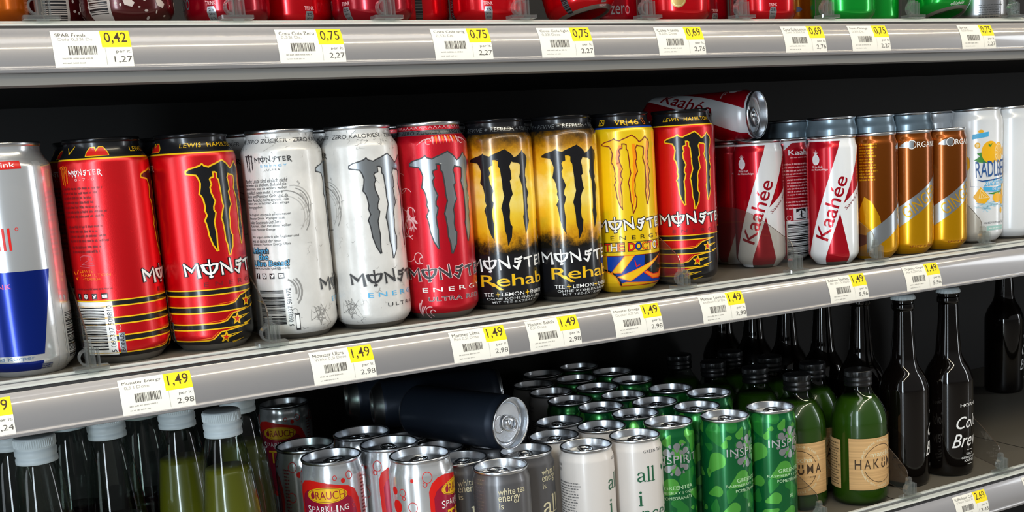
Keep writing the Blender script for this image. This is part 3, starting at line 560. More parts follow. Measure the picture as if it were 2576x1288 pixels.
def art_radler():
    A = Art(); LEAF = mat('leaf_green_ink', '3f8a34', .4); OY = mat('orange_yellow_ink', 'f0b414', .4); PAL = mat('pale_blue_wash', 'a8cfe0', .4); CY = mat('sky_blue_ink', '4aaede', .4); NV = mat('navy_blue_ink', '1d4f8f', .4); PW = mat('pale_orange_ink', 'f7dc9a', .4)
    rr = random.Random(4)
    for cx, cz in ((-20, 45), (-14, 41), (10, 43), (18, 40), (24, 110), (16, 104), (-6, 46)):
        for i in range(8): A.ribbon(PAL, [(cx - rr.uniform(3, 9), cz + rr.uniform(-5, 5)), (cx + rr.uniform(2, 9), cz + rr.uniform(-5, 5))], (.3, rr.uniform(.8, 2)), 1)
    A.poly(CY, [(-29, 119), (-11, 121.5), (-10.6, 127), (-28.5, 124.5)], 2); A.ell(OY, -19.5, 127.6, 3, 1.9, 2); A.ell(OY, -23.3, 112, 3.2, 3.4, 2); A.ell(PW, -23.3, 112, 1.8, 2, 3)
    A.poly(LEAF, [(-27, 95.5), (-18, 101), (-8, 98), (-2, 92), (-14, 92), (-22, 93)], 2); A.poly(LEAF, [(-24, 103), (-19, 104), (-15, 100), (-20, 99)], 2); A.ell(OY, -8.5, 104, 10.5, 12.5, 3, 36); A.poly(LEAF, [(-11, 114), (-9, 112), (-6, 114), (-7.5, 111), (-9, 109.6), (-11, 111)], 4)
    A.ell(OY, 3.2, 103, 7.4, 11.5, 4, 36); A.ell(PW, 3.2, 103, 6.2, 10, 5, 36)
    for i in range(10): a = i * math.pi / 5; A.poly(OY, [(3.2, 103), (3.2 + 5.4 * math.cos(a - .24), 103 + 9 * math.sin(a - .24)), (3.2 + 5.4 * math.cos(a + .24), 103 + 9 * math.sin(a + .24))], 6)
    A.ell(OY, 17, 104, 7, 5, 2); A.ell(OY, 20, 79, 4, 7, 2); A.ell(OY, -35, 92, 4, 8, 2)
    A.text(NV, 'RADLBERGER', -25, 38, 75.5, 94, 6, .12, 0, 2, .95); A.ribbon(NV, [(-24, 73.5), (-18, 71.5), (20, 75), (26, 79)], (.4, 1.4, 1.0, .3), 5)
    A.text(CY, 'zuckerfrei', -16.5, 18, 65.5, 74, 7, .12, .4, 3)
    A.poly(CY, [(-17, 60), (-2, 58.8), (16, 61.6), (16, 66.6), (-2, 64), (-17, 65)], 4); A.text(WHT, 'DIE LEICHTE', -6, 14, 60.8, 63.6, 6, .1); A.ribbon(NV, [(-32, 99), (-30.6, 66), (16, 62), (22, 98)], .3, 2)
    A.poly(OY, [(-28, 54), (-20, 65), (-9, 52), (-15, 46), (-23, 47)], 5); A.poly(PW, [(-19.6, 63), (-10.4, 52.2), (-22, 52)], 6)
    for i in range(4): A.ribbon(OY, [(-19.5, 61), (-20 + i * 2.6, 53)], (.3, 1.3), 7)
    A.poly(LEAF, [(-12, 57), (0, 58.6), (10, 60), (2, 55)], 3); A.ell(OY, 1, 52, 6.5, 5.6, 4); A.ell(OY, 11, 50, 5, 6, 4); A.ell(OY, 16, 60, 7, 9, 5); A.ell(PW, 16, 60, 5, 7, 6); A.ell(OY, 9, 37, 2.6, 3.4, 2)
    A.text(GRY_D, 'natürlich und leicht', -16, 20, 22.6, 25.4, 3, 0, .3); A.rect(mat('pale_teal_ink', '9cc7c0', .4), -13, 14, 15, 20, 2); A.lines(WHT, -10, 12, 18.4, 16.4, 1, 3)
    return A
def art_bubbly():
    A = Art(); BER = mat('berry_red_ink', 'a8173a', .25, .3, .3)
    P = [(-47, 112), (-47, 126), (-44, 133), (-38, 137.5), (-30, 138.6), (-20, 137), (-8, 134.4), (4, 131.6), (10, 127.6), (14, 118), (15.4, 104), (12, 80), (0, 60), (-20, 52), (-38, 62), (-46, 84)]
    A.poly(RINK, P, 1); A.poly(BER, [(a * .86 - 2.4, 94 + (b - 94) * .84 - 1.5) for a, b in P], 2)
    A.ell(YEL, -16.3, 125, 18.8, 7.2, 4, 40); A.ring(DRED, -16.3, 125, 17.8, 6.3, .35, 5); A.text(BER, 'RAUCH', -26, 0, 121.4, 128.6, 5, .02); A.ell(BER, -29, 124.6, 2.0, 3, 5); A.ell(BER, -28.2, 127.6, .9, 1.6, 5)
    x = -36.0
    for i, ch in enumerate('SPARKLING'): A.text(WHT, ch, x, x + (1.6 if ch == 'I' else 3.6), 108.5 + (i % 3) * .9, 115.5 - (i % 2) * .8, 4, .12, .1 * (i % 2)); x += 4.6 if ch != 'I' else 3.0
    A.text(YEL, 'TEA', -30, 0, 92, 106, 4, .8)
    for cx, cz, r, fill in ((6, 140.6, 2.9, 0), (-.3, 136.8, 1.9, 1), (-7.4, 140, 1.7, 0), (-47.5, 139, 4.2, 0), (-50, 133, 1.8, 0), (-61, 137, 1.5, 1), (-80, 127, 3.2, 1), (-71, 126, 2.9, 0), (-70, 121, 1.4, 0), (-62, 113, 4, 0), (-78, 113, 5.2, 1), (28, 139, 4, 0), (34, 132, 2.4, 1), (44, 124, 4.6, 0), (25, 110, 4, 0), (10, 120, 2, 0), (8, 113, 1.6, 0), (60, 138, 3, 0), (66, 126, 2, 1)):
        (A.ell if fill else A.ring)(*((RINK, cx, cz, r, r * 1.15) + ((.55,) if not fill else ()) + (3,)))
    A.text(RINK, 'N', 52, 62, 116, 128, 3, .6); A.text(RINK, 'O', 52, 64, 100, 113, 3, .6); A.lines(DRED, 18, 24, 138, 60, 24, 2)
    return A
def sglyph(A, m, ch, x, z, h, layer=3):
    kx = 1.4
    def st(p, w_): A.ribbon(m, [(x + a * h * kx, z + b * h) for a, b in p], [q * h * 1.45 for q in w_], layer)
    if ch == 'l': st([(.16, 0), (.16, 1.5)], (.13, .13)); st([(.02, .0), (.3, .0)], (.06, .06)); st([(.04, 1.46), (.16, 1.52)], (.05, .08)); return .36
    if ch == 'i': st([(.16, 0), (.16, .92)], (.15, .15)); st([(.02, .0), (.3, .0)], (.06, .06)); st([(.03, .88), (.16, .94)], (.05, .08)); A.ell(m, x + .16 * h * kx, z + 1.28 * h, .13 * h, .13 * h, layer, 12); return .36
    if ch == 'a': st([(.1, .74), (.16, .9), (.34, .96), (.5, .86), (.52, .66), (.52, .12), (.6, .02), (.7, .06)], (.13, .1, .07, .1, .13, .13, .08, .05)); st([(.52, .58), (.26, .48), (.1, .34), (.1, .14), (.24, .02), (.42, .1), (.52, .24)], (.06, .09, .12, .14, .1, .07, .06)); return .74
    if ch == 'n': st([(.14, 0), (.14, .94)], (.13, .13)); st([(.14, .72), (.32, .92), (.5, .92), (.6, .72), (.6, 0)], (.06, .07, .1, .13, .13)); st([(.02, 0), (.28, 0)], (.06, .06)); st([(.48, 0), (.74, 0)], (.06, .06)); return .8
    if ch == 'e': st([(.1, .52), (.58, .54), (.54, .78), (.36, .94), (.16, .8), (.08, .5), (.16, .18), (.36, .02), (.6, .16)], (.05, .05, .1, .06, .11, .14, .12, .08, .05)); return .7
    if ch == 'd': st([(.58, .0), (.58, 1.5)], (.13, .13)); st([(.58, .8), (.36, .94), (.14, .74), (.08, .44), (.2, .1), (.38, .02), (.58, .2)], (.05, .07, .11, .13, .11, .07, .05)); return .76
    return .4
def serif(A, m, txt, x, z, h, layer=3):
    for c in txt: x += sglyph(A, m, c, x, z, h, layer) * h * 1.4
def art_tea(ink, side, top):
    A = Art()
    serif(A, ink, 'all', -14.6, 93.4, 9.4) if top == 'w' else None
    if top == 'w':
        serif(A, ink, 'i', -14, 70, 10); serif(A, ink, 'need', -12, 55, 9.4)
        A.text(GRY_D, 'GREEN TEA', -7, 16, 121, 123.8, 2, .02, 0, 0, 1.2)
        A.poly(ink, [(14.5, 107), (17, 104), (19.5, 106.5), (18.5, 102), (15.8, 100.4), (14.2, 103)], 3); A.poly(ink, [(18, 86), (20.5, 78), (21.5, 66), (19.5, 72), (17.6, 80)], 3)
        A.text(GRY_D, 'ERFRISCHUNG', -74, -64, 117.5, 120.2, 2, .02) ; A.text(GRY_D, 'MISCHUNG', -73, -64.5, 117.5, 120.4, 2, .02) if False else None; A.text(GRY_D, 'FRUITS', -73, -65, 112.5, 115.4, 2, .02)
        A.lines(GRY_D, -70, -42, 104, 64, 15, 2, .5, 8)
    else:
        A.text(ink, 'white tea', -15.2, 11.2, 113.4, 119.6, 3, .02); A.text(ink, 'energy', -15.2, 5, 105.2, 112.4, 3, .02); A.text(ink, 'is', -15, -11, 100.6, 106, 3, .05)
        serif(A, ink, 'all', -16, 76, 11); serif(A, ink, 'i', -15.5, 58, 10); A.lines(GRY_M, -45, -26, 128, 92, 11, 2, .4, 8)
    return A
def drop(A, m, cx, cz, r, ang, layer, stretch=1.9):
    P = []
    for i in range(22):
        t = 2 * math.pi * i / 22; rr_ = r; x = math.cos(t) * r; y = math.sin(t) * r
        if x > 0: x *= 1 + (stretch - 1) * max(0, math.cos(t)) ** 3; y *= 1 - .25 * max(0, math.cos(t))
        P.append((cx + x * math.cos(R(ang)) - y * math.sin(R(ang)), cz + x * math.sin(R(ang)) + y * math.cos(R(ang))))
    A.poly(m, P, layer)
def art_green():
    A = Art(); rr = random.Random(12); used = []
    for cx, cz, r, a in ((-38, 122, 9, -60), (-18, 127, 6.5, 120), (-34, 92, 9, -130), (-10, 118, 4.5, 60), (-26, 108, 3.5, 70), (-42, 106, 4, 160), (-8, 72, 9, -150), (10, 78, 9, 40), (-35, 60, 6, 200), (-20, 58, 6, -110), (-4, 55, 4, -60), (-38, 42, 5.5, 80), (-18, 42, 6.5, 200), (4, 46, 7, 110), (22, 118, 8, -100), (30, 96, 7, 30), (26, 60, 7, 160), (-26, 24, 7, 30), (0, 26, 6, 190), (24, 30, 7, 70), (-44, 80, 3.5, -90), (14, 124, 5, -80)):
        drop(A, rr.choice((GRN_L, GRN_M, GRN_L)), cx, cz, r, a, 1); used.append((cx, cz, r))
    for i in range(420):
        cx, cz, r = rr.uniform(-82, 82), rr.uniform(8, 128), rr.uniform(2.4, 8)
        if all(math.hypot(cx - a, cz - b) > (r + c) * 1.22 for a, b, c in used): drop(A, rr.choice((GRN_L, GRN_M)), cx, cz, r, rr.uniform(0, 360), 1, 1.7); used.append((cx, cz, r))
    for cx, cz, r, a in ((0, 113, 3.7, -90), (-10.5, 107.6, 3.7, -40), (9.5, 108.5, 3.3, -130), (-4.4, 107, 1.9, -60), (4.2, 107, 2.0, -110), (-7, 113.6, 1.6, -60), (6.2, 114.5, 1.4, -110), (-14, 103, 1.6, 0), (13.4, 105, 1.4, 180),
                         (0, 86.5, 3.5, 90), (-9.6, 90.5, 3.8, 30), (9.4, 91, 3.3, 140), (-4, 92.8, 2.2, 50), (4.4, 93, 2.1, 120), (-6.2, 85.2, 1.4, 60), (6.4, 86, 1.3, 110), (-14.4, 95.4, 1.7, 0), (13.2, 95.6, 1.5, 180)):
        drop(A, GRY_M, cx, cz, r, a, 2, 1.7)
    A.text(mat('bright_silver_ink', 'd8dadc', .25, .6), 'INSPIRIT', -24, 25, 96, 104, 4, .05, 0, 0, 1.05)
    LG = mat('pale_green_ink', 'b8d8b0', .35)
    A.text(LG, 'GREENTEA', -14.5, 17, 68.8, 72.8, 3, .02); A.text(LG, 'RASPBERRY | GOJI', -26, 18, 63.6, 66.8, 3, 0); A.text(LG, 'POMEGRANATE', -16, 16, 58.4, 61.6, 3, 0)
    A.text(LG, '#', -2, 2, 41, 45, 3, .1)
    return A
def art_simple(*items):
    A = Art()
    for f in items: f(A)
    return A

print('building can designs')
RM, HM, NM = 32.3, 168.0, 26.6
D = {}
D['ham'] = Can('energy_can_red', RM, HM, NM, ALUD, [(5.5, ALUD), (48.9, BLK), (153, RED_M), (172, BLK)], art_hamilton(), lidm=LIDK)
D['white'] = Can('energy_can_white', RM, HM, NM, ALUD, [(4.5, ALUD), (172, WHITE_CAN)], art_white())
D['ured'] = Can('energy_can_crimson', RM, HM, NM, ALUD, [(5.5, ALUD), (172, RED_U)], art_ultra_red())
D['rehab'] = Can('energy_can_amber', RM, HM, NM, ALUD, [(4.5, ALUD), (50, BLK), (155, REHAB), (172, BLK)], art_rehab(), lidm=LIDK)
D['doc'] = Can('energy_can_yellow', RM, HM, NM, ALUD, [(3.0, ALUD), (154, YCAN), (172, BLK)], art_doctor(), lidm=LIDK)
D['rb'] = Can('energy_can_silver', RM, HM, NM, ALUD, [(172, ALUB)], art_silver_blue())
RS, HS, NS = 26.2, 134.0, 24.0
D['kaa'] = Can('slim_can_red', RS, HS, NS, ALUD, [(3.5, ALUD), (128.6, KRED), (140, KWHT)], art_kaahee(), 10.0)
D['gin'] = Can('slim_can_amber', RS, HS, NS, ALUD, [(2.5, ALUD), (140, AMB)], art_ginger(), 9.0)
D['tea'] = Can('slim_can_grey', 26.0, HS, NS, ALUD, [(2.5, ALUD), (140, GREY_CAN)], art_tea(CREAM, None, 'g'), 9.0)
D['all'] = Can('slim_can_white', 26.0, HS, NS, ALUD, [(2.5, ALUD), (140, AN_W)], art_tea(GINK, None, 'w'), 9.0)
D['grn'] = Can('slim_can_green', 26.0, HS, NS, ALUD, [(2.5, ALUD), (140, GRN_D)], art_green(), 9.0)
D['nav'] = Can('slim_can_navy', RS, HS, NS, ALUD, [(10.0, ALU), (140, NAVY)], art_simple(lambda A: A.lines(GRY_D, -14, 14, 100, 60, 6, 2)), 9.0)
D['rad'] = Can('sleek_can_white', 28.8, 154.0, 26.0, ALUD, [(3, ALUD), (160, KWHT)], art_radler(), 12.0)
D['pale'] = Can('sleek_can_pale', 28.8, 154.0, 26.0, ALUD, [(3, ALUD), (160, mat('blue_lit_white_ink', '9fb4c0', .3, .5, .3))], None, 12.0)  # white cans, the bluish light on them mixed into the ink colour
D['rau'] = Can('sleek_can_silver', 28.5, 154.0, 26.0, ALUD, [(160, ALUB)], art_bubbly(), 12.0)
HC, RC = 115.0, 33.0
def badge(A, cx=0, m=None):
    A.poly(GRY_M, [(cx - 3.4, 4), (cx + 3.4, 4), (cx + 3.6, 11), (cx + 2.6, 14.5), (cx - 2.6, 14.5), (cx - 3.6, 11)], 2)
    for i, t in enumerate(('25', 'Jahre', '0,33l')): A.text(BLK, t, cx - 2.2, cx + 2.2, 11 - i * 3.2, 13 - i * 3.2, 3, .1)
    A.text(PNK, 'TRINK', cx - 4, cx + 4, 15.4, 18.4, 2, .2); A.text(PNK, 'recycle', cx - 5.5, cx + 5.5, .6, 3.4, 2, .2)
def splash(A):
    rr = random.Random(2)
    for i in range(60): A.ell(mat('ice_grey_ink', 'b7a9a2', .4), rr.uniform(-100, 100), rr.uniform(3, 26), rr.uniform(.4, 1.6), rr.uniform(.4, 1.6), 2, 6)
    for i in range(8): A.poly(mat('ice_grey_ink', 'b7a9a2', .4), [(-90 + i * 24, 17), (-86 + i * 24, 19), (-82 + i * 24, 15), (-84 + i * 24, 12), (-89 + i * 24, 13.5)], 2)
    A.rect(mat('dim_white_ink', 'a79c94', .4), -22, -3, 2, 30, 3); A.bars(BLK, -21, -5, 8, 28, 12, 4, 3, 'z')
def std(key, m, art): D[key] = Can(key, RC, HC, 26.6, ALUD, [(3, ALUD), (120, m)], art, 12.0)
std('coke', COKE, art_simple(lambda A: badge(A), lambda A: badge(A, 95), lambda A: A.rect(GRY_D, -44, -38, 0, 26, 2), lambda A: A.bars(BLK, -44, -38, 2, 25, 12, 3, 5, 'z')))
std('coked', COKD, art_simple(lambda A: badge(A), lambda A: A.text(GRY_M, 'zero', -40, -20, 14, 22, 2)))
std('vanil', COKE, art_simple(lambda A: A.ell(mat('vanilla_gold_ink', 'b89a58', .35, .4), -14, 21, 7, 7, 2), lambda A: A.ring(mat('pale_gold_ink', 'd8c48a', .35, .4), -14, 21, 5.6, 5.6, .7, 3), lambda A: A.ell(mat('vanilla_gold_ink', 'b89a58', .35, .4), 10, 28, 6, 5, 2), lambda A: badge(A, 40)))
std('colab', COLA, art_simple(splash))
std('fant', FANTA, art_simple(lambda A: A.ell(mat('blue_violet_ink', '5a5f9a', .3), 0, 21, 8, 3, 2), lambda A: A.ribbon(YEL, [(-18, 4), (-18, 18), (-8, 20), (-8, 26)], .8, 2)))
std('spri', SPRT, art_simple(lambda A: A.text(WHT, 'Spritzig', -8, 10, 8, 11, 2, .1), lambda A: A.text(WHT, 'erfrischend', -9, 11, 3.6, 6.4, 2, .1)))
std('silv', ALU, art_simple(lambda A: A.lines(GRY_D, -10, 20, 24, 8, 6, 2)))

# ------------------------------------------------------------------ the setting
def struct(name, mb): o = new_obj(name, fix_normals(mb.mesh(name))); o['kind'] = 'structure'; return o
ZM, ZT, ZB, YB = -1.6, 245.3, -273.65, -14.0     # deck heights: middle, top, bottom shelf
b = MB(); b.box(-420, 2500, 430, 470, -640, 760, BLACKW); struct('wall_back', b)
b = MB(); b.box(-460, -420, -20, 470, -640, 760, BLACKW); struct('wall_left', b)
b = MB(); b.box(2500, 2540, -20, 470, -640, 760, BLACKW); struct('wall_right', b)
FLO = mat('grey_floor_tile', '8b8680', .35)
b = MB(); b.box(-6000, 8000, -5000, 470, -700, -640, FLO); struct('floor', b)
# vent slots and screw heads in the back wall, modelled as shallow dark pressings
b = MB()
for i in range(70): b.box(-300 + i * 38, -300 + i * 38 + 24, 428.6, 430, 150, 153, mat('slot_black', '3a322c', .5))
t = new_obj('vent_slot_row', b.mesh('vent_slot_row')); tag(t, 'row of narrow vent slots along the black back wall of the cooler', 'vent')

def rail_profile(dy=0.0, dz=0.0):
    pts = [(-13.2 + dy, -6.2 + dz)]; n = 14; y, z = -14.4, -8.4; pts.append((y + dy, z + dz)); L = 27.0 / n
    for i in range(n):
        a = R(36 - 35 * (i + .5) / n); y -= math.sin(a) * L; z -= math.cos(a) * L; pts.append((y + dy, z + dz))
    return pts
FACE = rail_profile()
def face_at(t):                                  # point and outward normal on the rail face, t in mm from its top
    seg = 27.0 / 14; i = max(0, min(13, int(t / seg))); q = t / seg - i; a, b_ = FACE[1 + i], FACE[2 + i]
    y = a[0] + (b_[0] - a[0]) * q; z = a[1] + (b_[1] - a[1]) * q; an = R(36 - 35 * min(1, max(0, t / 27.0)))
    return y, z, -math.cos(an), math.sin(an)
X0, X1 = -400.0, 2480.0
def shelf(name, label, zd, yo, zo, lip_drop):
    t = thing(name, label, 'shelf', (0, 0, 0))
    m = MB(); m.box(X0, X1, yo + 4, 428, zd - 6, zd, DECK); m.box(X0, X1, yo + 4, 428, zd - 34, zd - 6.1, UNDER)
    if zd < -100:
        for x in (1060, 1330): m.box(x, x + 1.2, yo + 6, 426, zd, zd + .25, UNDER)
    new_obj('deck', fix_normals(m.mesh('deck')), t)
    m = MB(); m.prism([(yo + 4.5, zd - 2), (yo + 4.5, zo - .6), (yo + 3.6, zo), (yo + .6, zo), (yo - .4, zo - .8), (yo - .4, zo - 3.4), (yo + 0, zo - 6), (yo + 0, zo - 40), (yo + 4.5, zo - 40)], X0, X1, LIP); new_obj('front_lip', fix_normals(m.mesh('front_lip')), t)
    m = MB(); m.prism([(yo - .4, zo - 1.6), (yo - 5.4, zo - 2.6), (yo - 5.4, zo - 7), (yo - .4, zo - 7)], X0, X1, GROOVE); new_obj('groove_strip', fix_normals(m.mesh('groove_strip')), t)
    m = MB(); m.prism([(yo - 5.4, zo - 2.0), (yo - 6.2, zo - 1.6), (yo - 10.0, zo - 3.0), (yo - 11.0, zo - 4.0), (yo - 11.0, zo - 8.5), (yo - 5.4, zo - 8.5)], X0, X1, LIP); new_obj('rail_top_strip', fix_normals(m.mesh('rail_top_strip')), t)
    m = MB(); m.prism([(yo - 10.6, zo - 4.2), (yo - 12.9, zo - 5.0), (yo - 13.7, zo - 7.6), (yo - 10.6, zo - 9)], X0, X1, GROOVE_DK); new_obj('dark_groove', fix_normals(m.mesh('dark_groove')), t)  # dark strip in the rail's groove, the groove's shade put into its colour
    P = rail_profile(yo, zo); y, z = P[-1]
    Q = P + [(y - .9, z - .3), (y - 1.1, z - 1.2), (y - .6, z - 1.7), (y - 1.0, z - 2.4), (y - .4, z - 3.0), (y + 3, z - 3.2), (yo - .2, z - 3.2), (yo - .2, zo - 9)]
    m = MB(); n = len(Q); m.add([(x, a, b_) for x in (X0, X1) for a, b_ in Q], [(i, i + 1, n + i + 1, n + i) for i in range(n - 1)], RAIL, True)
    me = fix_normals(m.mesh('price_rail')); o = new_obj('price_rail', me, t)
    if lip_drop:
        m = MB(); m.prism([(yo - 20, z - 3.3), (yo - 19, z - 11), (yo + 3, z - 11), (yo + 3, z - 3.3)], X0, X1, mat('grey_under_lip', '85827d', .5)); new_obj('under_lip', fix_normals(m.mesh('under_lip')), t)
    return t
ZRT = 246.9
shelf('shelf', 'topmost grey shelf with its price rail, under the cola cans', ZT, 0, ZRT, True)
shelf('shelf', 'middle grey shelf with its price rail, under the tall energy cans', ZM, 0, 0, False)
shelf('shelf', 'lowest grey shelf with its price rail, under the green cans and dark bottles', ZB, YB, -262.2, False)

# the cooler's canopy lamp: a channel with a row of LEDs, above and in front of the shelves
t = thing('canopy_lamp', 'long strip lamp of small warm LEDs under the cooler canopy, above the frame', 'lamp', (0, -360, 930))
m = MB(); m.box(-600, 2600, -14, 14, 1, 12, LIP); new_obj('channel', fix_normals(m.mesh('channel')), t)
LED = mat('warm_led', 'ffe9c4', .4, emit=120)
m = MB()
for i in range(330): m.box(-500 + i * 9.0, -500 + i * 9.0 + 3.2, -1.8, 1.8, -.6, .9, LED)
new_obj('led_row', m.mesh('led_row'), t)

# ------------------------------------------------------------------ price tags
def price_tag(x, yo, zo, l1, l2, price, unit, label, seed, wd=51.0, tilt=0.0):
    A = Art(); H = 27.6
    def T(v): return H - v * H                   # v from the top, 0..1
    A.rect(PAPER, 0, wd, 0, H, 0); A.rect(PYEL, wd * .62, wd, T(.49), T(0), 1)
    A.text(TXT, l1, wd * .05, wd * .05 + min(wd * .54, len(l1) * 1.95), T(.19), T(.08), 2, .08); A.text(TXTL, l2, wd * .07, wd * .07 + min(wd * .5, len(l2) * 1.75), T(.315), T(.215), 2, .06)
    A.bars(TXT, wd * .19, wd * .55, T(.68), T(.44), 20, 2, seed, 'x')
    A.lines(TXTL, wd * .1, wd * .48, T(.74), T(.80), 1, 2, .7, seed, 0); A.lines(TXTL, wd * .1, wd * .38, T(.86), T(.91), 1, 2, .7, seed + 1, 0)
    A.rect(TXTL, wd * .652, wd * .656, T(.94), T(.5), 2)
    A.text(TXTB, price, wd * .665, wd * .955, T(.40), T(.06), 3, .22); A.text(TXT, 'per lt.', wd * .79, wd * .985, T(.66), T(.56), 2, 0); A.text(TXT, unit, wd * (.985 - .058 * len(unit)), wd * .985, T(.90), T(.73), 2, .06)
    m = MB()
    def fm(s, z, L):
        t_ = 27.0 * (1 - z / 27.6) + .3; y, zz, ny, nz = face_at(t_); o = .25 + .05 * L; return (s + tilt * (z - 14), y + ny * o, zz + nz * o)
    A.wrap(m, fm, 60, [27.6 - 27.0 * i / 14 for i in range(1, 14)])
    o = new_obj('price_tag', m.mesh('price_tag'), None, (x, yo, zo)); return tag(o, label, 'price tag', 'price tags on the shelf rails')
top_tags = [(247, 'SPAR Fresh', 'Cola 0,33l Ds', '0,42', '1,27', 'leftmost price tag on the top rail, reading 0,42'), (402.6, 'Coca Cola Zero', '0,33l Ds.', '0,75', '2,27', 'price tag reading 0,75, second from left on the top rail'),
            (528.6, 'Coca Cola orig', '0,33l Ds.', '0,75', '2,27', 'price tag reading 0,75, third from left on the top rail'), (625.6, 'Coca Cola light', '0,33l Dose', '0,75', '2,27', 'price tag reading 0,75 under the tilted red can'),
            (744.5, 'Coke Vanilla', '0,25lt Dose', '0,69', '2,76', 'left one of the two top-rail price tags reading 0,69'), (889.5, 'Coca Cola Lemon', 'Zero 0,25lt Ds', '0,69', '2,76', 'right one of the two top-rail price tags reading 0,69'),
            (974.2, 'Fanta Orange', '0,33l Ds.', '0,75', '2,27', 'price tag reading 0,75 under the upright green can'), (1128, 'Sprite', '0,33l Dose', '0,75', '2,27', 'rightmost price tag on the top rail, under the tilted green can')]
for i, (x, a, b_, p, u, lb) in enumerate(top_tags): price_tag(x, 0, ZRT, a, b_, p, u, lb, i + 40, 51.4)
mid_tags = [(138, 'Red Bull', '0,473l Dose', '1,79', '3,24', 'price tag cut by the left photo edge on the middle rail'), (260.6, 'Monster Energy', '0,5 l Dose', '1,49', '2,98', 'price tag reading 1,49 under the two red cans at left'), (403.5, 'Monster Ultra', 'White 0,5l Dose', '1,49', '2,98', 'price tag reading 1,49 under the white cans'),
            (523.6, 'Monster Ultra', 'Red 0,5l Dose', '1,49', '2,98', 'price tag reading 1,49 under the crimson can'), (595.8, 'Monster Rehab', '0,5l Dose', '1,49', '2,98', 'price tag reading 1,49 under the amber and black cans'), (683.4, 'Monster Energy', 'Doctor 0,5l Ds', '1,49', '2,98', 'price tag reading 1,49 just right of the yellow can'),
            (780.6, 'Monster Lewis H', 'amilton 0,5l Ds', '1,49', '2,98', 'price tag reading 1,49 right of the red can with stars'), (939, 'Kaahee Feelbet.', 'ter Dr. 0,250lS', '1,49', '5,96', 'price tag reading 1,49 and 5,96 under the slim red cans'), (1045, 'Organics Ginger', 'Ale 0,25lt Ds', '1,49', '5,96', 'price tag reading 1,49 and 5,96 under the amber slim cans')]
for i, (x, a, b_, p, u, lb) in enumerate(mid_tags): price_tag(x, 0, 0, a, b_, p, u, lb, i + 60, 51.6, -.01)
price_tag(1104, YB, -262.2, 'Kaffeehaus Col', 'd Brew 200ml Fl', '2,69', '13,45', 'price tag reading 2,69 on the lowest rail', 81)
price_tag(1217, YB, -262.2, 'Kaffee Latte', '200ml Fl', '2,69', '13,45', 'price tag at the right photo edge on the lowest rail', 82)

# ------------------------------------------------------------------ clear dividers
def divider(x, yo, zo, label, skew=0.0, stub=False, h=1.0, ln=220.0):
    t = thing('shelf_divider', label, 'divider', (x, yo, zo), 0, 'clear dividers clipped to the shelf fronts')
    m = MB(); m.prism([(-11, -9.5), (11, -9.5), (12, -8.5), (12, 3.0), (-12, 3.0), (-12, -8.5)], .3, 3.0, CLEAR, 'z'); m.box(-4, 4, -9.8, -8.6, -1.6, .3, CLEAR); new_obj('foot', fix_normals(m.mesh('foot')), t)
    m = MB()
    m.box(-3.2, -1.9, -6.6, 2, 3, 17, CLEAR); m.box(1.9, 3.2, -6.6, 2, 3, 17, CLEAR); m.box(-1.9, 1.9, -1.0, .2, 3, 15, CLEAR); m.box(5.2, 6.4, -6, 2, 3, 15.5, CLEAR); m.box(3.2, 5.2, -1, .2, 14, 15.5, CLEAR)
    arc = [(-3.2 - 5.0 * math.sin(R(a)), 9.5 + 6.0 * math.cos(R(a))) for a in range(0, 181, 20)]; arc2 = [(-3.2 - 3.6 * math.sin(R(a)), 9.5 + 4.4 * math.cos(R(a))) for a in range(180, -1, -20)]
    m.prism(arc + arc2, -5.4, .5, CLEAR, 'y'); m.box(-2.2, 2.2, -3.5, 2, 15, 21, CLEAR); m.box(-2.6, 2.6, -2.0, 1.0, 21, 22.2, CLEAR)
    new_obj('clip', fix_normals(m.mesh('clip')), t)
    if stub: pts = [(.5, 4), (.5, 21), (4, 27), (14, 30), (14, 4)]
    else:
        pts = [(.5, 4), (.5, 20), (1.2, 26), (3.5, 30)]
        for q in range(1, 12): u = q / 11; pts.append((3.5 + min(95, ln - 5) * u, 30 + 34 * h * math.sin(u * math.pi / 2)))
        pts += [(ln, 30 + 34 * h), (ln, 4)]
    m = MB(); n = len(pts); th = .5
    vs = [(s_ * th - (a * math.tan(skew)), a, b_) for s_ in (-1, 1) for a, b_ in pts]; fs = []
    for q in tessellate_polygon([[Vector((a, b_, 0)) for a, b_ in pts]]): fs.append(tuple(q)); fs.append(tuple(n + i for i in reversed(q)))
    m.add(vs, fs, SHEET); m.add(vs, [(i, (i + 1) % n, n + (i + 1) % n, n + i) for i in range(n)], EDGE)
    new_obj('panel', m.mesh('panel'), t)
    return t
for x, lb in ((244.4, 'clear divider clip at the far left of the top shelf'), (378.5, 'clear divider clip left of the wide pink-streaked red can, top shelf'), (498.2, 'clear divider clip, third from left on the top shelf'), (619.3, 'clear divider clip left of the tilted red can, top shelf'), (747.6, 'clear divider clip right of the tilted red can, top shelf'), (854.6, 'clear divider clip right of the gold-sealed red can, top shelf'), (960.6, 'clear divider clip in front of the orange can, top shelf'), (1078.2, 'clear divider clip between the two green cans, top shelf'), (1231, 'clear divider clip by the silver can, top shelf')):
    divider(x, 0, ZRT, lb, 0, True)
for x, lb, sk in ((246.0, 'clear divider clip between the silver-blue can and the red barcode can', 0), (379.0, 'clear divider clip between the red can with stars and the white barcode can', 0), (773.6, 'clear divider clip right of the yellow can', 0), (912.5, 'clear divider clip between the two slim red cans', R(4.6)), (1022.6, 'clear divider clip left of the amber slim cans', 0), (1185.6, 'clear divider clip in front of the white lemon can', 0)):
    divider(x, 0, 0, lb, sk, False, 1.0, 62.0 if x == 1185.6 else 140.0)
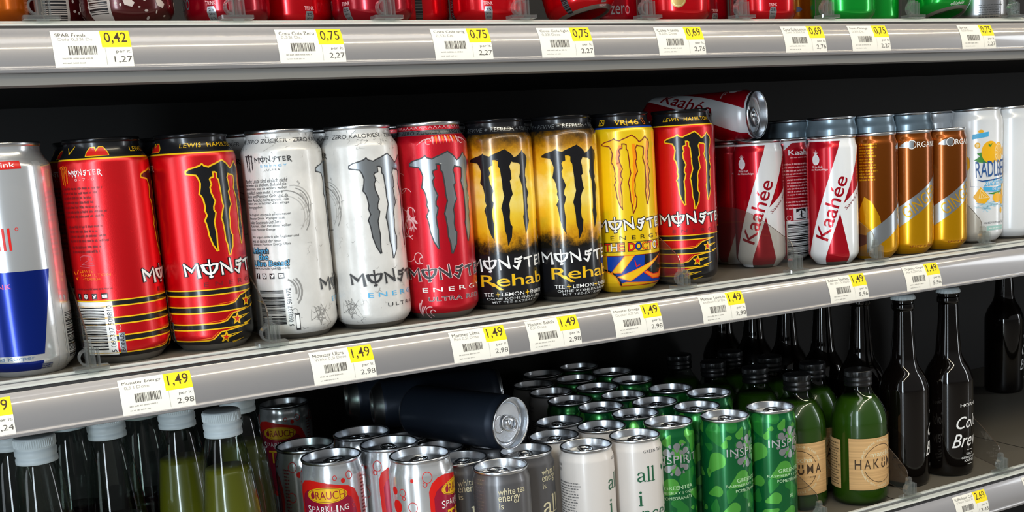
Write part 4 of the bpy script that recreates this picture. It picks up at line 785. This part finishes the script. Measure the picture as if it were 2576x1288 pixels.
for x, lb in ((924.7, 'clear divider clip in front of the left brown-labelled bottle'), (1053.6, 'clear divider clip left of the tall dark bottles'), (1200, 'clear divider clip right of the tall dark bottles')):
    divider(x, YB, -262.2, lb, R(-15) if x == 1053.6 else R(-18) if x == 1200 else 0, False, .8, 95.0)

# ------------------------------------------------------------------ middle shelf
def at(x, y, z=ZM): return (x, y, z)
put_can(D['rb'], 'energy_drink_can', 'silver and blue tall can at the left photo edge', at(209.5, 43), 0)
put_can(D['ham'], 'energy_drink_can', 'tall red can showing its barcode, right of the silver-blue can', at(279.2, 45), R(93))
put_can(D['ham'], 'energy_drink_can', 'tall red can with black claw emblem beside the white barcode can', at(345.0, 44), R(28.1))
put_can(D['white'], 'energy_drink_can', 'white tall can showing its barcode and handwriting', at(415.2, 44.5), R(96.6))
put_can(D['white'], 'energy_drink_can', 'white tall can with silver claw emblem and dented rim', at(480.6, 42), R(24.3))
put_can(D['ured'], 'energy_drink_can', 'crimson tall can with silver claw emblem', at(545.3, 43), R(3.5))
put_can(D['rehab'], 'energy_drink_can', 'amber and black tall can next to the crimson can', at(610.4, 46), R(-13.4))
put_can(D['rehab'], 'energy_drink_can', 'amber and black tall can next to the yellow can', at(675.3, 41), R(-5.3))
put_can(D['doc'], 'energy_drink_can', 'bright yellow tall can with orange claw and black neck', at(740.7, 44), R(-12.6))
put_can(D['ham'], 'energy_drink_can', 'tall red can with stars, right of the yellow can', at(810.5, 44), R(-10.5))
put_can(D['ham'], 'energy_drink_can', 'tall red can half hidden behind the rightmost tall red can', at(864, 113), R(-36))
G2 = 'second row of tall cans'
for k, x, y, lb, r in (('rb', 212, 110, 'silver can behind the front silver-blue can', 20), ('ham', 279.5, 111.5, 'red can behind the red barcode can', 60), ('ham', 345, 111, 'red can behind the second red can', 10), ('white', 412.5, 112, 'white can behind the white barcode can, only its neck seen', 60), ('white', 478, 112, 'white can behind the white claw can, only its rim seen', 20), ('ured', 543.5, 112, 'crimson can behind the front crimson can, silver rim showing', 5), ('rehab', 609, 117, 'amber can behind the amber can next to crimson', -40), ('rehab', 674.5, 113, 'amber can behind the amber can next to yellow', 30), ('doc', 739.5, 122, 'yellow can behind the front yellow can', 40)):
    put_can(D[k], 'energy_drink_can', lb, at(x, y), R(r), G2)
K = 'slim red drink cans'
put_can(D['kaa'], 'slim_drink_can', 'slim red and white can seen through the clear divider', at(936, 81), R(1.5), K, .3)
put_can(D['kaa'], 'slim_drink_can', 'slim red can turned to its barcode, between two red and white cans', at(986.5, 98), R(-180), K)
put_can(D['kaa'], 'slim_drink_can', 'slim red and white can left of the amber cans', at(995.5, 33), 0, K, .3)
put_can(D['kaa'], 'slim_drink_can', 'slim red can behind the divider-covered red and white can', at(940, 134), R(60), K)
put_can(D['kaa'], 'slim_drink_can', 'slim red can in the third row, behind the barcode-side red can', at(992, 151), R(100), K)
lying = put_can(D['kaa'], 'slim_drink_can', 'red and white can lying on top of the slim red cans, lid outward', (0, 0, 0), 0, K, .6)
def lay(o, lid_xyz, normal, H, spin):
    z = Vector(normal).normalized(); x = Vector((-z.y, z.x, 0)).normalized(); y = z.cross(x); M3 = Matrix((x, y, z)).transposed() @ Matrix.Rotation(spin, 3, 'Z')
    o.matrix_world = Matrix.Translation((Vector(lid_xyz) - z * H) * S) @ M3.to_4x4()
lay(lying, (938, 80.5, 159.3), (.438, -.899, .0), HS, R(-84))
for i, (x, lb, r) in enumerate(((1051, 'amber slim can left of the three, turned to its small print', 85), (1104, 'middle one of the three amber slim cans', 0), (1157, 'right one of the three amber slim cans, beside the white lemon can', 9))):
    put_can(D['gin'], 'slim_drink_can', lb, at(x, 31), R(r), 'amber slim cans in the front row')
put_can(D['rad'], 'sleek_drink_can', 'white can with oranges and navy lettering', at(1231, 48), 0)
put_can(D['rad'], 'sleek_drink_can', 'white can cut by the right photo edge', at(1290, 48), R(80))
for i, (x, y, lb) in enumerate(((1053, 96, 'pale can behind the left amber can'), (1112, 96, 'pale can behind the middle amber can'), (1171, 96, 'pale can behind the right amber can'), (1231, 108, 'pale can behind the white lemon can'), (1290, 108, 'pale can behind the rightmost white can'))):
    put_can(D['pale'] if i < 3 else D['rad'], 'sleek_drink_can', lb, at(x, y), R(40 * i), 'pale cans behind the amber cans')
for i, (x, y, lb) in enumerate(((1048, 156, 'dim can third deep behind the left amber can'), (1107, 156, 'dim can third deep behind the middle amber can'), (1070, 216, 'dim can fourth deep near the middle of the right bay'), (1010, 212, 'dim can fourth deep behind the barcode-side slim can'))):
    put_can(D['pale'], 'sleek_drink_can', lb, at(x, y), R(25 * i), 'pale cans behind the amber cans')

# ------------------------------------------------------------------ top shelf
def top(k, name, lb, x, y, r, euler=None, dz=0.0): return put_can(D[k], name, lb, (x, y, ZT + dz), R(r), 'soft drink cans on the top shelf', None, 'can', euler)
top('fant', 'soda_can', 'orange-brown can at the top left photo corner', 209, 45, 0)
top('colab', 'soda_can', 'dark brown can with ice splashes right of the corner orange can', 262, 85, 20)
top('colab', 'soda_can', 'dark brown can with a barcode at its left side', 309, 38, -25)
top('coked', 'soda_can', 'dark red can right of the barcoded brown can', 385, 47, -35)
top('coke', 'soda_can', 'bright red can with grey badge, left third of the top shelf', 449, 80, 4)
top('coked', 'soda_can', 'dark red can behind the third clip of the top shelf', 502, 38, -60)
top('coke', 'soda_can', 'bright red can right of the third clip', 554, 80, 60)
top('coke', 'soda_can', 'red can with grey badge left of the fourth clip', 611, 43, -26)
top('coke', 'soda_can', 'red can half hidden left of the tilted red can', 642, 106, -60)
top('coke', 'soda_can', 'red can far back left of the tilted red can', 678, 166, -60)
top('coke', 'soda_can', 'tilted red can with its silver bottom showing', 714, 52, 15, (R(-15), R(-4), R(15)), 9.0)
top('coked', 'soda_can', 'red can hidden behind the clip beside the tilted red can', 768, 95, 40)
top('vanil', 'soda_can', 'red can with a round gold seal', 811, 43, -6)
top('coked', 'soda_can', 'dark red can left of the sixth clip', 870, 92, 0)
top('coke', 'soda_can', 'red can with grey badge left of the orange can', 918.5, 44, -22)
top('fant', 'soda_can', 'orange can between red and green cans', 1009, 110, -30)
top('spri', 'soda_can', 'green upright can right of the orange can', 1023, 42, 60)
top('spri', 'soda_can', 'green can half hidden behind the two clips', 1110, 94, 100)
top('spri', 'soda_can', 'tilted green can with its silver bottom showing', 1180, 50, -12, (R(-15), R(-5), R(-12)), 9.0)
top('silv', 'soda_can', 'silver can at the top right photo corner', 1268, 78, -30)

# ------------------------------------------------------------------ bottom shelf: cans
def low(k, name, lb, x, y, r=0.0, g=None, tr=None): return put_can(D[k], name, lb, (x, y, ZB), R(r), g, tr)
GR = 'silver sparkling tea cans'
low('rau', 'sparkling_tea_can', 'silver can with the whole yellow oval logo, front left', 443.5, 84, 0, GR, .5)
low('rau', 'sparkling_tea_can', 'silver can with red bubbles beside the slate grey can', 507.7, 33, 84, GR, 2.4)
low('rau', 'sparkling_tea_can', 'silver can behind the yellow oval logo can', 437, 141.5, -100, GR, .4)
low('rau', 'sparkling_tea_can', 'silver can between the two front silver cans', 501, 90.5, 50, GR, .6)
low('rau', 'sparkling_tea_can', 'rearmost silver can near the lying navy can', 495, 148, 120, GR, .5)
low('rau', 'sparkling_tea_can', 'dim silver can deep in shadow near the yellow bottles', 475, 345, 0, GR, .5)
GT = 'slate grey tea cans'
low('tea', 'tea_can', 'slate grey can in front, its open lettering facing out', 576.4, 14, 0, GT, 2.0)
low('tea', 'tea_can', 'slate grey can half hidden behind the front grey can', 560, 64, 0, GT, .8)
low('tea', 'tea_can', 'slate grey can under the lid of the lying navy can', 619, 46, 38, GT, .5)
for x, y, lb in ((612, 98, 'grey can right under the lying navy can'), (644, 142, 'grey can behind the lid of the lying navy can'), (560, 117, 'grey can under the middle of the lying navy can'), (545, 174, 'grey can under the tail of the lying navy can'), (598, 172, 'grey can second deep under the lying navy can'), (655, 195, 'grey can under the rearmost lying can'), (590, 226, 'grey can under the rear lying cans')):
    low('tea', 'tea_can', lb, x, y, 20, GT)
GA = 'white tea cans'
low('all', 'tea_can', 'white can showing its small print, right of the grey cans', 671.5, 23, 48, GA, .4)
low('all', 'tea_can', 'white can with large dark green lettering', 726.4, 22.7, 0, GA, .4)
low('all', 'tea_can', 'white can behind the small-print white can, left', 666, 75.4, 30, GA, .4)
low('all', 'tea_can', 'white can behind the green-lettered white can', 721, 75.5, 60, GA, .4)
low('all', 'tea_can', 'rearmost white can left of the green lids', 700, 124.5, 60, GA, .4)
for x, y, lb in ((762, 255, 'dim white can beside the rear green cans'), (768, 308.5, 'dim white can fourth deep at the left of the green cans'), (807, 358, 'dim white can in the far back row')): low('all', 'tea_can', lb, x, y, 60, GA)
GG = 'green tea cans'
for x, y, r, lb in ((781, 45, -17, 'green can beside the white green-lettered can'), (838, 25.7, 17, 'front green can in the middle of the three'), (894.5, 23.1, 8, 'rightmost front green can, beside the brown-labelled bottle'), (841.5, 78.5, 50, 'green can right behind the middle front green can'), (776, 97.5, 90, 'green can behind the front-left green can'), (821, 128, 0, 'green can third deep behind the middle front one'), (766, 150, 40, 'green can third deep at the left side'), (889.5, 122, 0, 'green can nearest to the black-capped bottles'), (873, 173, 80, 'green can left of the highest black cap'), (814, 181, 120, 'green can fourth deep in the middle'), (757, 202.5, 10, 'green can fourth deep at the left side'), (815, 239.5, 30, 'green can fifth deep in the middle'), (868, 246, 60, 'green can fifth deep on the right'), (822, 300, 0, 'green can sixth deep in the middle'), (877, 306, 0, 'green can sixth deep on the right'), (863, 364, 0, 'rearmost green can against the back wall')):
    low('grn', 'tea_can', lb, x, y, r, GG, .35 + (x * 7 % 10) * .05)
GN = 'navy cans lying on the lids'
a = put_can(D['nav'], 'slim_drink_can', 'navy can lying on the grey cans with its lid facing out', (0, 0, 0), 0, GN, R(-25)); lay(a, (607, 46.4, -112.2), (.374, -.927, .0), HS, 0)
a = put_can(D['nav'], 'slim_drink_can', 'navy can lying sideways behind the lid-out navy can', (0, 0, 0), 0, GN); lay(a, (662, 186, -112.2), (.975, -.22, .0), HS, 0)
a = put_can(D['nav'], 'slim_drink_can', 'rearmost navy can lying sideways in the shadow', (0, 0, 0), 0, GN); lay(a, (655, 248, -112.2), (.985, -.17, .0), HS, 0)

# ------------------------------------------------------------------ bottles
def smooth(pts, n=4):
    out = []
    for i in range(len(pts) - 1):
        p0 = pts[max(0, i - 1)]; p1 = pts[i]; p2 = pts[i + 1]; p3 = pts[min(len(pts) - 1, i + 2)]
        for k in range(n):
            t = k / n; out.append(tuple(.5 * (2 * p1[j] + (p2[j] - p0[j]) * t + (2 * p0[j] - 5 * p1[j] + 4 * p2[j] - p3[j]) * t * t + (3 * p1[j] - p0[j] - 3 * p2[j] + p3[j]) * t ** 3) for j in (0, 1)))
    return out + [pts[-1]]
def cap_mesh(r, z0, z1, m, ridges=True):
    mb = MB(); h = z1 - z0; pr = [(r * .9, z0), (r, z0 + .4), (r, z0 + h * .18), (r * .96, z0 + h * .22), (r * .96, z0 + h * .28), (r, z0 + h * .32), (r, z0 + h * .5), (r * .955, z0 + h * .54), (r * .955, z0 + h * .58), (r * .985, z0 + h * .62), (r * .985, z1 - 1.4), (r * .95, z1 - .4), (r * .88, z1), (.001, z1)]
    mb.lathe(pr, m, 48)
    if ridges:
        for i in range(60):
            a = 2 * math.pi * i / 60; c, s_ = math.cos(a), math.sin(a)
            mb.add([(r * .98 * c - .4 * s_, r * .98 * s_ + .4 * c, z0 + h * .64), (r * .98 * c + .4 * s_, r * .98 * s_ - .4 * c, z0 + h * .64), (r * 1.005 * c, r * 1.005 * s_, z0 + h * .64), (r * .98 * c - .4 * s_, r * .98 * s_ + .4 * c, z1 - 1.6), (r * .98 * c + .4 * s_, r * .98 * s_ - .4 * c, z1 - 1.6), (r * 1.005 * c, r * 1.005 * s_, z1 - 1.6)], [(0, 2, 5, 3), (2, 1, 4, 5)], m)
    return mb.mesh('cap')
# conical lemonade bottle with white cap
con = [(.001, 3), (20, 2), (25, 0), (27, 1.5), (27.6, 6), (27.4, 40), (26.6, 80), (24.6, 122), (20.6, 160), (17.2, 184), (14.4, 197), (13.6, 199), (13.6, 204)]
mg = MB(); mg.lathe(con[:4] + smooth(con[4:], 4), GLASS, 64); CONE = mg.mesh('glass')
def liquid(prof, top_z, m, inset=1.6):
    pr = [(max(.001, r - inset), z + (3 if i < 3 else 0)) for i, (r, z) in enumerate(prof) if z < top_z]; r, z = pr[-1]; nx = [p for p in prof if p[1] >= top_z]
    rr = r + ((nx[0][0] - inset) - r) * (top_z - z) / max(.01, nx[0][1] - z) if nx else r
    mb = MB(); mb.lathe(pr + [(rr, top_z), (.001, top_z)], m, 56); return mb.mesh('liquid')
prof_c = con[:4] + smooth(con[4:], 4)
LQY, LQP = liquid(prof_c, 171, JYEL), liquid(prof_c, 128, JPUR); CAPC = cap_mesh(15.3, 198, 219, CAPW)
for x, y, k, lb in ((344, 45, 0, 'yellow lemonade bottle with white cap, foremost of the left bottles'), (319.5, 106, 0, 'yellow lemonade bottle behind the foremost one, to its left'), (376, 126, 0, 'yellow lemonade bottle behind the foremost one, to its right'), (205.5, 64, 1, 'dark berry bottle with white cap nearest the left photo edge'), (263.5, 110, 1, 'dark berry bottle half under the price rail'), (192, 127, 1, 'dark berry bottle behind the leftmost one'), (300, 170, 1, 'dark bottle deep behind the yellow bottles at left'), (240, 172, 1, 'dark bottle deep behind the berry bottles')):
    t = thing('lemonade_bottle', lb, 'bottle', (x, y, ZB), random.uniform(0, 6), 'conical bottles with white caps'); new_obj('glass_body', CONE, t); new_obj('cap', CAPC, t); new_obj('liquid', LQP if k else LQY, t)
# green tea bottle with kraft label
hk = [(.001, 4), (22, 3), (26, 0), (29.5, 1.5), (31.3, 7), (31.3, 60), (31.3, 88), (30.6, 96), (27.8, 106), (22.6, 116), (17.4, 123), (14.6, 128), (13.9, 131), (13.9, 140)]
prof_h = hk[:4] + smooth(hk[4:], 4); mg = MB(); mg.lathe(prof_h, GLASS, 64); HGL = mg.mesh('glass'); HLQ = liquid(prof_h, 119, JGRN, 1.4); HCAP = cap_mesh(15.2, 131.5, 149.5, CAPB)
LB = Art(); LB.rect(KRAFT, -35.3, 40, 19, 77.5, 0); LB.rect(KRAFT, -72, -45.6, 19, 75, 0); LB.lines(TXTB, -68, -47, 72, 22, 16, 1)
x = -29.0
for ch in 'HAKUMA':
    if ch == 'U': LB.rect(TXTB, x + .9, x + 2.7, 49.6, 53.8, 2); LB.rect(TXTB, x + 4.7, x + 6.5, 49.6, 53.8, 2); LB.rect(TXTB, x + .3, x + 2.1, 45.6, 48.4, 2); LB.rect(TXTB, x + 5.3, x + 7.1, 45.6, 48.4, 2); LB.ring(TXTB, x + 3.7, 45.7, 2.5, 2.4, 1.8, 2, 180, 360)
    else: LB.text(TXTB, ch, x, x + 7.2, 43, 53.8, 2, .6)
    x += 10.2
LB.ring(TXTB, 2, 48, 21.5, 21.5, .6, 2, 20, 160); LB.ring(TXTB, 2, 48, 21.5, 21.5, .6, 2, 200, 340)
for i, ch in enumerate('naturtrueb matcha green tea'): 
    a = R(165 - i * 5.6); LB.text(CREAM, ch, 2 + 25 * math.cos(a), 2 + 25 * math.cos(a) + 1.8, 48 + 25 * math.sin(a), 50.6 + 25 * math.sin(a), 2, .1) if ch != ' ' else None
    LB.text(CREAM, ch, 2 + 25 * math.cos(-a), 2 + 25 * math.cos(-a) + 1.8, 46 + 25 * math.sin(-a), 48.6 + 25 * math.sin(-a), 2, .1) if ch != ' ' else None
LB.text(CREAM, 'matcha', -12, 18, 56, 62, 2, .15); LB.text(TXTB, '+ecan', 12, 22, 38.5, 40.6, 2, .1)
mg = MB(); LB.wrap(mg, lambda s_, z, L: ((31.55 + .06 * L) * math.sin(s_ / 31.3), -(31.55 + .06 * L) * math.cos(s_ / 31.3), z), 2.2); HLAB = mg.mesh('label')
for x, y, r, lb in ((1035, 41, 0, 'green tea bottle with brown label, front right one'), (973, 71, -47, 'green tea bottle with brown label, left of the front one'), (1028, 108, 20, 'green bottle behind the front brown-labelled bottle'), (966, 135, 30, 'green bottle behind the left brown-labelled bottle'), (1019, 174, -30, 'green bottle third deep on the right'), (954, 199, 10, 'green bottle third deep on the left'), (1008, 236, 60, 'green bottle fourth deep on the right'), (952, 266, 60, 'green bottle farthest left and back, near the green cans')):
    t = thing('green_tea_bottle', lb, 'bottle', (x, y, ZB), R(r), 'green tea bottles with black caps'); new_obj('glass_body', HGL, t); new_obj('liquid', HLQ, t); new_obj('label', HLAB, t); new_obj('cap', HCAP, t)
# tall dark coffee bottle with crown cap
cb = [(.001, 4), (20, 3), (24, 0), (26.6, 1.2), (28.3, 6), (28.3, 60), (28.3, 108), (27.5, 117), (23.6, 128), (17.6, 138), (14.8, 146), (13.9, 156), (11.8, 182), (11.2, 200), (11.0, 204), (12.6, 206), (12.6, 211), (11.8, 213), (12.2, 219)]
mg = MB(); mg.lathe(cb[:4] + smooth(cb[4:], 4), DGLASS, 64)
PR = Art(); PR.text(WHT, 'J', 4.6, 5.6, 90, 92, 2); PR.text(WHT, 'HORNIG', -9.6, 24, 84.2, 88, 2, .2)
PR.text(WHT, 'Cold', -16.6, 19, 57.4, 72, 2, .3, .35, 3); PR.text(WHT, 'Brew', -19.8, 21, 35.2, 51.5, 2, .3, .35, 2)
for i, t_ in enumerate(('KALT', 'GEBRÜHTER', 'KAFFEE')): PR.text(WHT, t_, 4.4 - len(t_) * 1.42, 4.4 + len(t_) * 1.42, 25.2 - i * 4.0, 28.2 - i * 4.0, 2, .25)
PR.rect(WHT, 0, 9, 31.4, 31.9, 2); PR.rect(WHT, 0, 9, 14, 14.5, 2)
PR.wrap(mg, lambda s_, z, L: ((28.35 + .05 * L) * math.sin(s_ / 28.3), -(28.35 + .05 * L) * math.cos(s_ / 28.3), z), 2.0); CBM = mg.mesh('glass_body')
mb = MB(); pr = [(13.2, 0), (13.6, .6), (13.0, 3.2), (12.2, 5.2), (10, 6.2), (.001, 6.6)]; n = 63; vs = []
for j, (r, z) in enumerate(pr):
    for i in range(n): a = 2 * math.pi * i / n; q = r + (.55 if j < 3 else 0) * math.cos(21 * a); vs.append((q * math.cos(a), q * math.sin(a), z + 216.5))
mb.add(vs, [(j * n + i, j * n + (i + 1) % n, (j + 1) * n + (i + 1) % n, (j + 1) * n + i) for j in range(len(pr) - 1) for i in range(n)], CAPW, True); CRN = mb.mesh('crown_cap')
for x, y, r, lb in ((1188.6, 52, 0, 'tall dark bottle with white script lettering, rightmost'), (1119, 55, 52, 'tall dark bottle with pale crown cap, left of the lettered one'), (1115, 120, 0, 'tall dark bottle second deep behind the brown-labelled bottle'), (1112, 183, 0, 'tall dark bottle third deep in its row'), (1108, 246, 0, 'tall dark bottle fourth deep in its row'), (1104, 309, 0, 'tall dark bottle fifth deep in its row'), (1100, 371, 0, 'tall dark bottle rearmost in its row'), (1572, 290, 44, 'dim tall dark bottle at the far right back')):
    t = thing('coffee_bottle', lb, 'bottle', (x, y, ZB), R(r), 'tall dark coffee bottles'); new_obj('glass_body', CBM, t); new_obj('crown_cap', CRN, t)
